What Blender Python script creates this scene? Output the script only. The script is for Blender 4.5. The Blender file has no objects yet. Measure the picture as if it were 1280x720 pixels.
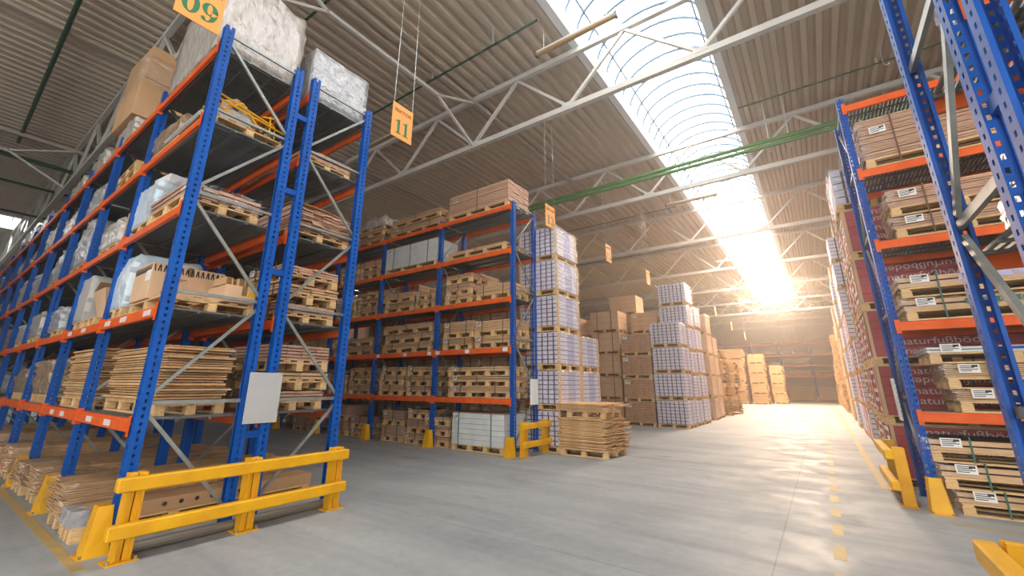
import bpy, bmesh, math, random
from mathutils import Vector, Matrix
rnd = random.Random(7)
SC = bpy.context.scene
COL = SC.collection
PI = math.pi
ORD = ['floor level','first shelf','second shelf','third shelf','fourth shelf','top shelf']
NTH = ['first','second','third','fourth','fifth','sixth','seventh','eighth','ninth','tenth','eleventh','twelfth','thirteenth','fourteenth']

# ---------------------------------------------------------------- materials
def lin(h):
    h = h.lstrip('#'); c = [int(h[i:i+2],16)/255 for i in (0,2,4)]
    return tuple(v/12.92 if v <= .04045 else ((v+.055)/1.055)**2.4 for v in c) + (1,)
M = {}
def mat(name, col, rough=.6, metal=0, var=0.0, noise=None, bump=None, spec=.5, stretch=(1,1,1), obvar=0.0, alpha=None):
    m = bpy.data.materials.new(name); m.use_nodes = True
    nt = m.node_tree; N = nt.nodes; L = nt.links
    b = N['Principled BSDF']; b.inputs['Roughness'].default_value = rough; b.inputs['Metallic'].default_value = metal
    b.inputs['Specular IOR Level'].default_value = spec
    c = lin(col); b.inputs['Base Color'].default_value = c
    src = None
    if noise or bump:
        tc = N.new('ShaderNodeTexCoord'); mp = N.new('ShaderNodeMapping'); mp.inputs['Scale'].default_value = stretch
        L.new(tc.outputs['Object'], mp.inputs['Vector'])
    if noise:
        n = N.new('ShaderNodeTexNoise'); n.inputs['Scale'].default_value = noise[0]; n.inputs['Detail'].default_value = 4
        L.new(mp.outputs[0], n.inputs['Vector'])
        r = N.new('ShaderNodeValToRGB'); r.color_ramp.elements[0].position = .3; r.color_ramp.elements[1].position = .7
        r.color_ramp.elements[0].color = lin(noise[1]); r.color_ramp.elements[1].color = c
        L.new(n.outputs['Fac'], r.inputs[0]); src = r.outputs[0]
    if obvar:
        oi = N.new('ShaderNodeObjectInfo'); mr = N.new('ShaderNodeMapRange')
        mr.inputs['To Min'].default_value = 1-obvar; mr.inputs['To Max'].default_value = 1+obvar
        L.new(oi.outputs['Random'], mr.inputs[0])
        hs = N.new('ShaderNodeHueSaturation'); L.new(mr.outputs[0], hs.inputs['Value'])
        if src: L.new(src, hs.inputs['Color'])
        else: hs.inputs['Color'].default_value = c
        src = hs.outputs[0]
    if src: L.new(src, b.inputs['Base Color'])
    if bump:
        n2 = N.new('ShaderNodeTexNoise'); n2.inputs['Scale'].default_value = bump[0]; n2.inputs['Detail'].default_value = 3
        L.new(mp.outputs[0], n2.inputs['Vector'])
        bp = N.new('ShaderNodeBump'); bp.inputs['Strength'].default_value = bump[1]; bp.inputs['Distance'].default_value = bump[2]
        L.new(n2.outputs['Fac'], bp.inputs['Height']); L.new(bp.outputs[0], b.inputs['Normal'])
    M[name] = m
    return m
mat('blue','#0058b4',.48,0,noise=(3,'#004a9c'),spec=.3)
mat('orange','#f06a26',.45,noise=(4,'#dc5518'),spec=.3)
mat('zinc','#a9aca6',.42,.55,noise=(6,'#8d908b'))
mat('deck_zinc','#767977',.45,.5)
mat('yellow','#f0b400',.45,noise=(5,'#e0a000'))
mat('pine','#ecc995',.75,noise=(7,'#d0a46c'),stretch=(1,6,6),obvar=.1)
mat('pine_dark','#a87c4c',.8,noise=(7,'#80592f'),stretch=(1,6,6))
mat('board','#dfb88e',.7,noise=(9,'#c39a70'),stretch=(.5,2,8),obvar=.12)
mat('board_pink','#d9b196',.65,noise=(9,'#b98e72'),stretch=(.5,2,8),obvar=.1)
mat('sheet','#e0b887',.75,noise=(6,'#bd9260'),stretch=(1,1,5),obvar=.16)
mat('kraft','#cda57c',.8,noise=(2,'#c0966a'),obvar=.07)
mat('kraft_light','#dcb894',.8,noise=(2,'#d0a984'),obvar=.05)
mat('tan','#d2b08e',.75,noise=(3,'#b59170'),stretch=(.6,.6,6),obvar=.06)
mat('brown_pack','#c39b7c',.75,noise=(6,'#ad8466'),obvar=.07)
mat('lavender','#e2dfe8',.6,noise=(8,'#cfcbdb'),obvar=.04)
mat('carton_core','#5b4350',.8)
mat('blue_print','#a3a6cf',.6,noise=(9,'#c6c8e0'),stretch=(1,2,8))
mat('red','#bf5a58',.6,noise=(4,'#a84a4c'),obvar=.06)
mat('red_core','#5a2229',.8)
mat('pale','#e2e4e2',.55,noise=(4,'#d2d5d4'))
mat('white','#e9e9e6',.55)
mat('paper','#f0efea',.7)
mat('black','#1c1b1a',.6)
mat('ink','#3a322c',.8)
mat('grey_print','#e0d4d0',.7)
mat('strap','#2f6b58',.4)
mat('strap_brown','#6e4a33',.5)
mat('cyan','#2b93bd',.5)
mat('film_blue','#4d9fd0',.4)
mat('placard','#b5b5b5',.6)
mat('sign_orange','#f5a04a',.55)
mat('sign_green','#11703c',.5)
mat('sign_brown','#8a5a2c',.6)
mat('wire','#c9c9c4',.35,.6)
mat('steel_white','#c9c5bd',.5,.0,noise=(2,'#bdb8ae'))
mat('steel_beige','#a99c8a',.5)
mat('pipe_green','#0c3d22',.4)
mat('pipe_green_light','#41752f',.45)
mat('lamp_brown','#8a6b3e',.35)
mat('curb','#d9dcde',.4)
mat('rib','#33546b',.4,.3)
mat('wall','#cfae93',.8,noise=(1,'#c4a287'))
mat('wall_grey','#77736b',.8)
mat('pole_grey','#8d8579',.4,.4)
mat('plastic_dark','#54504b',.35)
mat('pvc','#b8b5b0',.5)
mat('wrapmat','#cfc7be',.22,noise=(7,'#aca195'),bump=(11,.7,.03),stretch=(1.6,1.6,.6),obvar=.12,spec=.9)
mat('wrap_brown','#ab9277',.25,noise=(5,'#8b7258'),bump=(7,.9,.05),stretch=(1,1,1.6),obvar=.1,spec=.9)
mat('wrap_silver','#c3c3c4',.2,noise=(9,'#9a9b9f'),bump=(9,.9,.04),spec=1)
mat('wrap_bluewhite','#e6e6e6',.3,noise=(5,'#b4d2e4'),bump=(8,.6,.03),spec=.8)

def film():
    m = bpy.data.materials.new('stretch_film'); m.use_nodes = True; nt = m.node_tree; N = nt.nodes; L = nt.links
    N.remove(N['Principled BSDF']); out = N['Material Output']
    tr = N.new('ShaderNodeBsdfTransparent'); tr.inputs[0].default_value = (.97,.97,.98,1)
    gl = N.new('ShaderNodeBsdfGlossy'); gl.inputs['Roughness'].default_value = .25; gl.inputs[0].default_value = (.95,.95,.97,1)
    tc = N.new('ShaderNodeTexCoord'); mp = N.new('ShaderNodeMapping'); mp.inputs['Scale'].default_value = (1,1,3); mp.inputs['Rotation'].default_value = (.5,.4,.2)
    n = N.new('ShaderNodeTexNoise'); n.inputs['Scale'].default_value = 6; n.inputs['Detail'].default_value = 5
    L.new(tc.outputs['Object'], mp.inputs[0]); L.new(mp.outputs[0], n.inputs['Vector'])
    mr = N.new('ShaderNodeMapRange'); mr.inputs[1].default_value = .45; mr.inputs[2].default_value = .72; mr.inputs[3].default_value = .03; mr.inputs[4].default_value = .3
    L.new(n.outputs['Fac'], mr.inputs[0])
    bp = N.new('ShaderNodeBump'); bp.inputs['Strength'].default_value = .8; bp.inputs['Distance'].default_value = .04
    L.new(n.outputs['Fac'], bp.inputs['Height']); L.new(bp.outputs[0], gl.inputs['Normal'])
    mx = N.new('ShaderNodeMixShader'); L.new(mr.outputs[0], mx.inputs[0]); L.new(tr.outputs[0], mx.inputs[1]); L.new(gl.outputs[0], mx.inputs[2])
    L.new(mx.outputs[0], out.inputs[0]); M['film'] = m
film()
def glazing():
    m = bpy.data.materials.new('skylight_glazing'); m.use_nodes = True; nt = m.node_tree; N = nt.nodes; L = nt.links
    N.remove(N['Principled BSDF']); out = N['Material Output']
    tr = N.new('ShaderNodeBsdfTransparent'); tr.inputs[0].default_value = (.92,.93,.94,1)
    gl = N.new('ShaderNodeBsdfGlossy'); gl.inputs['Roughness'].default_value = .1
    mx = N.new('ShaderNodeMixShader'); mx.inputs[0].default_value = .05
    L.new(tr.outputs[0], mx.inputs[1]); L.new(gl.outputs[0], mx.inputs[2]); L.new(mx.outputs[0], out.inputs[0]); M['glazing'] = m
glazing()
def floor_mat():
    m = bpy.data.materials.new('concrete_floor'); m.use_nodes = True; nt = m.node_tree; N = nt.nodes; L = nt.links
    b = N['Principled BSDF']
    tc = N.new('ShaderNodeTexCoord')
    def noise(sc, stretch, lo, hi, p0=.35, p1=.7, det=5, rot=0):
        mp = N.new('ShaderNodeMapping'); mp.inputs['Scale'].default_value = stretch; mp.inputs['Rotation'].default_value = (0,0,rot)
        L.new(tc.outputs['Object'], mp.inputs[0])
        n = N.new('ShaderNodeTexNoise'); n.inputs['Scale'].default_value = sc; n.inputs['Detail'].default_value = det; n.inputs['Distortion'].default_value = .6
        L.new(mp.outputs[0], n.inputs['Vector'])
        r = N.new('ShaderNodeValToRGB'); r.color_ramp.elements[0].position = p0; r.color_ramp.elements[1].position = p1
        r.color_ramp.elements[0].color = lo; r.color_ramp.elements[1].color = hi
        L.new(n.outputs['Fac'], r.inputs[0]); return r
    base = noise(.35,(1,1,1), lin('#9da1a2'), lin('#b1b4b3'))
    streak = noise(1.2,(.35,2.6,1), (.72,.74,.76,1), (1,1,1,1), .3,.62, 7, .9)
    fine = noise(9,(1,1,1), (.9,.9,.9,1), (1.0,1.0,1.0,1), .3,.6)
    stain = noise(.8,(1,1,1), (.6,.6,.6,1), (1,1,1,1), .27,.36)
    tyre = noise(.9,(.12,3.0,1), (.80,.81,.84,1), (1,1,1,1), .36,.55, 6, PI/2-.06)
    prev = base.outputs[0]
    for o, f in ((streak,.6),(fine,1),(stain,.7),(tyre,.7)):
        mx = N.new('ShaderNodeMix'); mx.data_type = 'RGBA'; mx.blend_type = 'MULTIPLY'; mx.inputs[0].default_value = f
        L.new(prev, mx.inputs[6]); L.new(o.outputs[0], mx.inputs[7]); prev = mx.outputs[2]
    # saw-cut joints every 5.4 m
    br = N.new('ShaderNodeTexBrick'); br.offset = 0; br.inputs['Scale'].default_value = 1
    br.inputs['Brick Width'].default_value = 6; br.inputs['Row Height'].default_value = 6; br.inputs['Mortar Size'].default_value = .006; br.inputs['Mortar Smooth'].default_value = 0
    br.inputs['Color1'].default_value = (1,1,1,1); br.inputs['Color2'].default_value = (1,1,1,1); br.inputs['Mortar'].default_value = (.72,.72,.72,1)
    mp = N.new('ShaderNodeMapping'); mp.inputs['Location'].default_value = (.6,1.9,0)
    L.new(tc.outputs['Object'], mp.inputs[0]); L.new(mp.outputs[0], br.inputs['Vector'])
    mx = N.new('ShaderNodeMix'); mx.data_type = 'RGBA'; mx.blend_type = 'MULTIPLY'; mx.inputs[0].default_value = 1
    L.new(prev, mx.inputs[6]); L.new(br.outputs[0], mx.inputs[7]); L.new(mx.outputs[2], b.inputs['Base Color'])
    rr = noise(1.5,(1,1,1),(.5,.5,.5,1),(.7,.7,.7,1)); L.new(rr.outputs[0], b.inputs['Roughness'])
    b.inputs['Specular IOR Level'].default_value = .22
    M['floor'] = m
floor_mat()
def ceil_mat():
    mat('ceiling','#beae98',.5,noise=(.5,'#b3a38d'))
ceil_mat()

# ---------------------------------------------------------------- mesh helpers
class MB:
    def __init__(s): s.v=[]; s.f=[]; s.mi=[]; s.mats=[]; s.cur=0
    def m(s, name):
        if name not in s.mats: s.mats.append(name)
        s.cur = s.mats.index(name); return s
    def box(s, x0,x1,y0,y1,z0,z1, ch=0):
        n = len(s.v)
        if ch <= 0:
            s.v += [(x0,y0,z0),(x1,y0,z0),(x1,y1,z0),(x0,y1,z0),(x0,y0,z1),(x1,y0,z1),(x1,y1,z1),(x0,y1,z1)]
            fs = [(0,3,2,1),(4,5,6,7),(0,1,5,4),(1,2,6,5),(2,3,7,6),(3,0,4,7)]
        else:
            c = ch; P = []
            for (x,sx) in ((x0,1),(x1,-1)):
                for (y,sy) in ((y0,1),(y1,-1)):
                    for (z,sz) in ((z0,1),(z1,-1)):
                        P += [(x,y+sy*c,z+sz*c),(x+sx*c,y,z+sz*c),(x+sx*c,y+sy*c,z)]
            s.v += P
            def I(ix,iy,iz,k): return ((ix*2+iy)*2+iz)*3+k
            fs = [(I(0,0,0,0),I(0,0,1,0),I(0,1,1,0),I(0,1,0,0)),(I(1,0,0,0),I(1,1,0,0),I(1,1,1,0),I(1,0,1,0)),
                  (I(0,0,0,1),I(1,0,0,1),I(1,0,1,1),I(0,0,1,1)),(I(0,1,0,1),I(0,1,1,1),I(1,1,1,1),I(1,1,0,1)),
                  (I(0,0,0,2),I(0,1,0,2),I(1,1,0,2),I(1,0,0,2)),(I(0,0,1,2),I(1,0,1,2),I(1,1,1,2),I(0,1,1,2))]
            for a in (0,1):
                for b in (0,1):
                    fs.append((I(a,b,0,0),I(a,b,1,0),I(a,b,1,1),I(a,b,0,1)))       # z edges
                    fs.append((I(a,0,b,0),I(a,1,b,0),I(a,1,b,2),I(a,0,b,2)))       # y edges
                    fs.append((I(0,a,b,1),I(1,a,b,1),I(1,a,b,2),I(0,a,b,2)))       # x edges
            for a in (0,1):
                for b in (0,1):
                    for d in (0,1): fs.append((I(a,b,d,0),I(a,b,d,1),I(a,b,d,2)))
        s.f += [tuple(n+i for i in f) for f in fs]; s.mi += [s.cur]*len(fs); return s
    def hexa(s, pts):   # 8 points ordered like a box
        n = len(s.v); s.v += [tuple(p) for p in pts]
        fs = [(0,3,2,1),(4,5,6,7),(0,1,5,4),(1,2,6,5),(2,3,7,6),(3,0,4,7)]
        s.f += [tuple(n+i for i in f) for f in fs]; s.mi += [s.cur]*6; return s
    def bar(s, p, q, w, h=None, up=(0,0,1)):
        h = h or w; p=Vector(p); q=Vector(q); d=(q-p).normalized(); u=Vector(up)
        if abs(d.dot(u)) > .98: u = Vector((1,0,0))
        r = d.cross(u).normalized(); u = r.cross(d)
        a = r*(w/2); b = u*(h/2)
        return s.hexa([p-a-b,p+a-b,q+a-b,q-a-b,p-a+b,p+a+b,q+a+b,q-a+b])
    def tube(s, pts, r, n=8):
        pts=[Vector(p) for p in pts]; base=len(s.v); k=len(pts)
        for i,p in enumerate(pts):
            d=(pts[min(i+1,k-1)]-pts[max(i-1,0)]).normalized(); u=Vector((0,0,1)) if abs(d.z)<.9 else Vector((1,0,0))
            a=d.cross(u).normalized(); b=a.cross(d)
            for j in range(n):
                t=2*PI*j/n; s.v.append(tuple(p+a*(r*math.cos(t))+b*(r*math.sin(t))))
        for i in range(k-1):
            for j in range(n):
                s.f.append((base+i*n+j,base+i*n+(j+1)%n,base+(i+1)*n+(j+1)%n,base+(i+1)*n+j)); s.mi.append(s.cur)
        s.f.append(tuple(base+j for j in range(n))[::-1]); s.f.append(tuple(base+(k-1)*n+j for j in range(n))); s.mi += [s.cur]*2
        return s
    def mesh(s, name, default='pine', fix=True):
        me = bpy.data.meshes.new(name); me.from_pydata(s.v, [], s.f)
        for x in (s.mats or [default]): me.materials.append(M[x])
        me.polygons.foreach_set('material_index', s.mi)
        if fix:
            bm = bmesh.new(); bm.from_mesh(me); bmesh.ops.recalc_face_normals(bm, faces=bm.faces); bm.to_mesh(me); bm.free()
        me.update(); return me
def ob(name, me, parent=None, loc=(0,0,0), rz=0, label=None):
    o = bpy.data.objects.new(name, me); COL.objects.link(o); o.location = loc
    if rz: o.rotation_euler.z = rz
    if parent: o.parent = parent
    if label: o['label'] = label
    return o
def thing(name, label, cat, loc=(0,0,0), rz=0, group=None, me=None):
    o = bpy.data.objects.new(name, me); COL.objects.link(o); o.location = loc; o.rotation_euler = (0,0,rz)
    o['label'] = label; o['category'] = cat
    if group: o['group'] = group
    return o
def structure(name, me, label=None, parent=None):
    o = ob(name, me, parent)
    if not parent: o['kind'] = 'structure'
    if label: o['label'] = label
    return o
def copy_tree(o, parent=None):
    c = o.copy(); COL.objects.link(c)
    if parent: c.parent = parent
    for ch in list(o.children): copy_tree(ch, c)
    return c

def lumpy(L, D, H, seed, amp=.04, top=.12, taper=.06, matn='wrapmat', bulge=.0):
    """a shrink-wrapped load: a subdivided box with uneven sides, sagging top edges and film folds"""
    r = random.Random(seed); bm = bmesh.new(); bmesh.ops.create_cube(bm, size=1)
    bmesh.ops.subdivide_edges(bm, edges=bm.edges, cuts=9, use_grid_fill=True)
    ph = [r.uniform(0,6.28) for _ in range(9)]; fr=[r.uniform(5,11) for _ in range(9)]
    for v in bm.verts:
        x,y,z = v.co.x, v.co.y, v.co.z+.5
        k = 1-taper*max(0,(z-.55)/.45)**1.5
        e = max(abs(x),abs(y))*2
        zz = H*z - (top*H*max(0,e-.55)/.45 if z>.98 else 0)*(.5+.5*math.sin(fr[0]*x+ph[0])*math.sin(fr[1]*y+ph[1]))
        wob = amp*(math.sin(fr[2]*z+ph[2]+5*x)*.6+math.sin(fr[3]*y*2+ph[3]+6*z)*.5+r.uniform(-.5,.5))*(.25+z)
        px = x*L*k; py = y*D*k
        if abs(x) > .49: px += math.copysign(wob, x)
        if abs(y) > .49: py += math.copysign(wob, y)
        if z > .98: zz += amp*.8*math.sin(fr[4]*x+ph[4])*math.cos(fr[5]*y+ph[5])
        v.co = (px, py, max(0,zz))
    me = bpy.data.meshes.new('wrapped'); bm.to_mesh(me); bm.free(); me.materials.append(M[matn])
    for p in me.polygons: p.use_smooth = (r.random() < .75)
    return me

# ---------------------------------------------------------------- racks
HP = 6.2
_up = {}
def upright_mesh(H=HP, fine=True):
    if (H,fine) in _up: return _up[(H,fine)]
    b = MB().m('blue'); W=.1; D=.115; t=.004; hw=.018; hh=.032; P=.075
    if fine:
        def strip_x(x0,x1,y): b.box(x0,x1,y,y+t,0,H)
        def strip_y(x,y0,y1): b.box(x,x+t,y0,y1,0,H)
        cs=(-.03,.03)
        # front web: solid strips around two columns of slots, ridge in the middle
        strip_x(-W/2,-.03-hw/2,0); strip_x(-.03+hw/2,-.012,0); strip_x(.012,.03-hw/2,0); strip_x(.03+hw/2,W/2,0)
        b.box(-.012,-.009,0,.012,0,H); b.box(.009,.012,0,.012,0,H); b.box(-.012,.012,.012,.015,0,H)
        n = int(H/P)
        for i in range(n+1):
            z0 = i*P - P + hh + .0; z1 = i*P
            z0 = max(z0,0); z1=min(max(z1,.02),H)
            if z1<=z0: continue
            for c in cs: b.box(c-hw/2,c+hw/2,0,t,z0,z1)
        for x in (-W/2, W/2-t):
            strip_y(x,t,.045); strip_y(x,.07,D)
            for i in range(n+1):
                z0=max(i*P-P+hh,0); z1=min(max(i*P,.02),H)
                if z1>z0: b.box(x,x+t,.045,.07,z0,z1)
        b.box(-W/2,-W/2+.022,D-t,D,0,H); b.box(W/2-.022,W/2,D-t,D,0,H)
    else:
        b.box(-W/2,W/2,0,t,0,H); b.box(-W/2,-W/2+t,0,D,0,H); b.box(W/2-t,W/2,0,D,0,H)
        b.box(-W/2,-W/2+.022,D-t,D,0,H); b.box(W/2-.022,W/2,D-t,D,0,H)
    b.box(-.07,.07,-.02,.135,0,.008)
    _up[(H,fine)] = b.mesh('upright', fix=False); return _up[(H,fine)]
_c = {}
def cached(key, fn):
    if key not in _c: _c[key] = fn()
    return _c[key]
def beam_mesh(L, left=True, right=True, shelf_labels=False):
    def f():
        b = MB().m('orange'); a=.05
        b.box(a,L-a,-.012,.034,-.13,-.028,.006); b.box(a,L-a,.012,.034,-.028,-.002)
        for x in (a-.002, L-a+.002):
            s = -1 if x < L/2 else 1
            b.box(min(x,x-s*.006)-.002,max(x,x-s*.006)+.002,-.016,.05,-.17,.03)
            b.box(min(x,x+s*.048),max(x,x+s*.048),-.016,-.010,-.17,.03)
            for k in range(4):
                zc=-.15+.05*k; b.box(min(x+s*.018,x+s*.034),max(x+s*.018,x+s*.034),-.021,-.015,zc,zc+.022)
        return b.mesh('beam')
    return cached(('beam',round(L,3)), f)
def deck_mesh(L, D):
    def f():
        b = MB().m('deck_zinc'); n=int(L/.05)
        for i in range(n):
            x = (i+.5)*L/n; b.box(x-.013,x+.013,.0,D,.0,.022)
        for y in (.02,D*.33,D*.66,D-.05): b.box(0,L,y,y+.03,-.02,.0)
        b.box(0,L,-.006,.004,-.004,.026)
        return b.mesh('shelf_deck', fix=False)
    return cached(('deck',round(L,3),D), f)
def brace_mesh(y0,z0,y1,z1,w=.04):
    b = MB().m('zinc'); b.bar((0,y0,z0),(0,y1,z1),w,.03,up=(1,0,0))
    p=Vector((0,y0,z0)); q=Vector((0,y1,z1)); 
    b2=b
    return b2.mesh('brace')
def rack(name, label, cat, x_end, yf, dirx, nb, bay, tops, bars, depth=1.1, first='front', H=HP, detail=1, tag=None, beams_from=0, near_frames=1, wbr=.036):
    """x_end: x of the end frame; dirx -1 runs to -X, +1 to +X. yf: front face."""
    R = thing(name, label, cat, (x_end, yf, 0))
    for k in range(nb+1):
        x = dirx*bay*k; fine = k <= (4 if detail else 0)
        um = upright_mesh(H, fine)
        o = ob('upright', um, R, (x,0,0)); o2 = ob('upright', um, R, (x,depth,0), PI)
        segs = []
        d = first
        zz = [bars[-1]] + [z for z in reversed(bars[:-1])]
        levels = list(reversed(bars)) + [.12]
        for i in range(len(levels)-1):
            zt, zb = levels[i]-.09, levels[i+1]+.07
            segs.append((.09,zt,depth-.09,zb) if d=='front' else (depth-.09,zt,.09,zb))
            d = 'back' if d=='front' else 'front'
        if k < near_frames:
            for z in bars: ob('frame_bar', cached(('bar',depth,wbr), lambda: MB().m('zinc').box(-.015,.015,.08,depth-.08,-wbr/2,wbr/2).box(-.015,.0,.08,depth-.08,wbr/2-.004,wbr/2+.006).mesh('bar')), R, (x,0,z))
            for s in segs: ob('brace', cached(('brace',)+s+(wbr,), lambda: brace_mesh(*s, w=wbr)), R, (x,0,0))
        else:
            def fb():
                b = MB().m('zinc')
                for z in bars[::2]: b.box(-.015,.015,.08,depth-.08,z-.018,z+.018)
                for s in segs: b.bar((0,s[0],s[1]),(0,s[2],s[3]),.036,.03,up=(1,0,0))
                return b.mesh('bracing')
            ob('bracing', cached(('bracing',name,first,depth,tuple(bars)), fb), R, (x,0,0))
    for k in range(nb):
        xl = min(dirx*bay*k, dirx*bay*(k+1))
        for z in tops:
            bm_ = beam_mesh(bay)
            ob('beam', bm_, R, (xl,-.005,z)); o = ob('beam', bm_, R, (xl+bay,depth+.005,z), PI)
            ob('shelf_deck', deck_mesh(bay-.12, depth-.1), R, (xl+.06,.05,z-.02))
    return R

# ---------------------------------------------------------------- pallets and loads
def pallet_parts(L, D, runners='x'):
    """deck boards along y, skids along x (three or four feet seen from the long side)"""
    nb = 3 if L < 1.6 else 4
    def deck():
        b = MB().m('pine'); 
        nbd = max(5, int(L/.2)); w = L/nbd*.72
        n = 5 if D<1.05 else 7
        for i in range(n):
            y=-D/2+ (D-.1)*i/(n-1); b.box(-L/2,L/2,y,y+.1,.122,.144,.002)
        for i in range(nb):
            x=-L/2+.06+(L-.12)*i/(nb-1); b.box(x-.05,x+.05,-D/2,D/2,.1,.122)
        return b.mesh('deck')
    def skid(y):
        b = MB().m('pine'); yy = y-.05
        for i in range(nb):
            x=-L/2+.06+(L-.12)*i/(nb-1); b.box(x-.06,x+.06,yy,yy+.1,.022,.1,.003)
        b.box(-L/2,L/2,yy,yy+.1,0,.022)
        return b.mesh('skid')
    return cached(('pdeck',round(L,2),round(D,2)),deck), [cached(('pskid',round(L,2),round(D,2),k),lambda: skid(y)) for k,y in enumerate((-D/2+.05,0,D/2-.05))]
def add_pallet(parent, L, D, far=False, name='pallet'):
    """pallet as a part of a strapped load: its skids are sub-parts"""
    d, sk = pallet_parts(L, D)
    p = ob(name, d, parent)
    if not far:
        for s in sk: ob('skid', s, p)
    else:
        for s in sk: ob('skid', s, p)
    return p
def bare_pallet(L, D, loc, rz, label, group=None):
    t = thing('wooden_pallet', label, 'pallet', loc, rz, group)
    d, sk = pallet_parts(L, D); ob('deck', d, t)
    for s in sk: ob('skid', s, t)
    return t
def boards_mesh(L, D, H, seed, matn='board', th=.045, cols=5, tidy=.012, coreless=False):
    r = random.Random(seed); b = MB().m(matn); n = max(2, round(H/th)); t = H/n
    for i in range(n):
        c = cols if i%2 else max(1,cols)
        for j in range(c):
            w = D/c; dx=r.uniform(-tidy,tidy); dl=r.uniform(-tidy,tidy)*1.3
            b.box(-L/2+dx,L/2+dx+dl,-D/2+j*w+.002- (r.uniform(-.012,.014) if j==0 else 0),-D/2+(j+1)*w-.002+ (r.uniform(-.004,.01) if j==c-1 else 0),i*t+.001,(i+1)*t-max(.005,t*.26))
    b.m('ink').box(-L/2+.05,L/2-.05,-D/2+.03,D/2-.03,0,H-.012)
    return b.mesh('boards', fix=False)
def strap_mesh(L, D, H, xs, z0=.0, matn='strap', w=.018):
    b = MB().m(matn); e=.006
    for x in xs:
        b.box(x-w/2,x+w/2,-D/2-e-.012,-D/2-e,z0,H+e); b.box(x-w/2,x+w/2,D/2+e,D/2+e+.012,z0,H+e); b.box(x-w/2,x+w/2,-D/2-e-.012,D/2+e+.012,H+.004,H+e+.008)
    return b.mesh('strap')
def paper_mesh(w,h):
    def f():
        b=MB().m('paper').box(-w/2,w/2,-.004,0,-h/2,h/2); b.m('ink')
        for i in range(4): b.box(-w*.42,w*(.1+.3*((i*7)%3)/2),-.0055,-.004,h*(.32-.2*i)-.006,h*(.32-.2*i)+.004)
        b.box(w*.12,w*.42,-.0055,-.004,h*.15,h*.4); return b.mesh('label')
    return cached(('paper',w,h),f)
LABELS = {}
def uniq(l):
    LABELS[l] = LABELS.get(l,0)+1
    return l
def load_boards(label, L, D, H, loc, rz=0, seed=0, matn='board', th=.045, cols=5, tidy=.012, nstrap=2, strapm='strap', lab=True, far=False, group=None, cat='board pack', lx=-.35, ppal=None, film=False):
    t = thing('board_pack', uniq(label), cat, loc, rz, group)
    pl, pd = ppal or (min(L,L), D); add_pallet(t, pl, pd, far)
    s = ob('boards', boards_mesh(L,D,H,seed,matn,th,cols,tidy), t, (0,0,.145))
    if nstrap:
        xs = [(-.28*L),(.28*L)] if nstrap==2 else ([0] if nstrap==1 else [-.36*L,0,.36*L])
        for x in xs: ob('strap', strap_mesh(L,D,H+.02,[0],-.05,strapm), t, (x,0,.145))
    if lab and (seed%3!=0 or nstrap==0): ob('paper_label', paper_mesh(.14,.1), t, (L*lx,-D/2-.014,.145+H*.7))
    if film: ob('wrap_film', shell_mesh(L+.07,D+.05,H+.03,seed), t, (0,0,.14))
    return t
def shell_mesh(L,D,H,seed):
    me = lumpy(L,D,H,seed,amp=.012,top=.01,taper=.0,matn='film'); return me
def cartons_mesh(W, D, H, seed, cols=7, rows=7, sidemat='lavender', endmat='lavender', core='carton_core', bandm='blue_print', gap=.022):
    """ends of long cartons on the -y face, their long sides on +x"""
    b = MB().m(core).box(-W/2+.03,W/2-.02,-D/2+.03,D/2-.03,0,H-.02); r=random.Random(seed)
    cw=W/cols; rh=H/rows
    for i in range(rows):
        for j in range(cols):
            o=r.uniform(0,.018); b.m(endmat).box(-W/2+j*cw+gap*.6,-W/2+(j+1)*cw-gap*.4,-D/2+o,-D/2+.1,i*rh+.012,(i+1)*rh-.010)
            b.box(-W/2+j*cw+gap*.6,-W/2+(j+1)*cw-gap*.4,D/2-.1,D/2-o,i*rh+.006,(i+1)*rh-.006)
        o=r.uniform(0,.012)
        for sx in (-1,1):
            x0,x1 = (W/2-.06,W/2-o) if sx>0 else (-W/2+o,-W/2+.06)
            b.m(sidemat).box(x0,x1,-D/2+.02,-D*.12,i*rh+.006,(i+1)*rh-.008); b.box(x0,x1,D*.22,D/2-.02,i*rh+.006,(i+1)*rh-.008)
            b.m(bandm).box(x0,x1-.001,-D*.12,D*.22,i*rh+.006,(i+1)*rh-.008)
        b.m(sidemat)
    b.m(sidemat).box(-W/2+.01,W/2-.01,-D/2+.01,D/2-.01,H-.02,H-.002)
    return b.mesh('cartons', fix=False)
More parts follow.
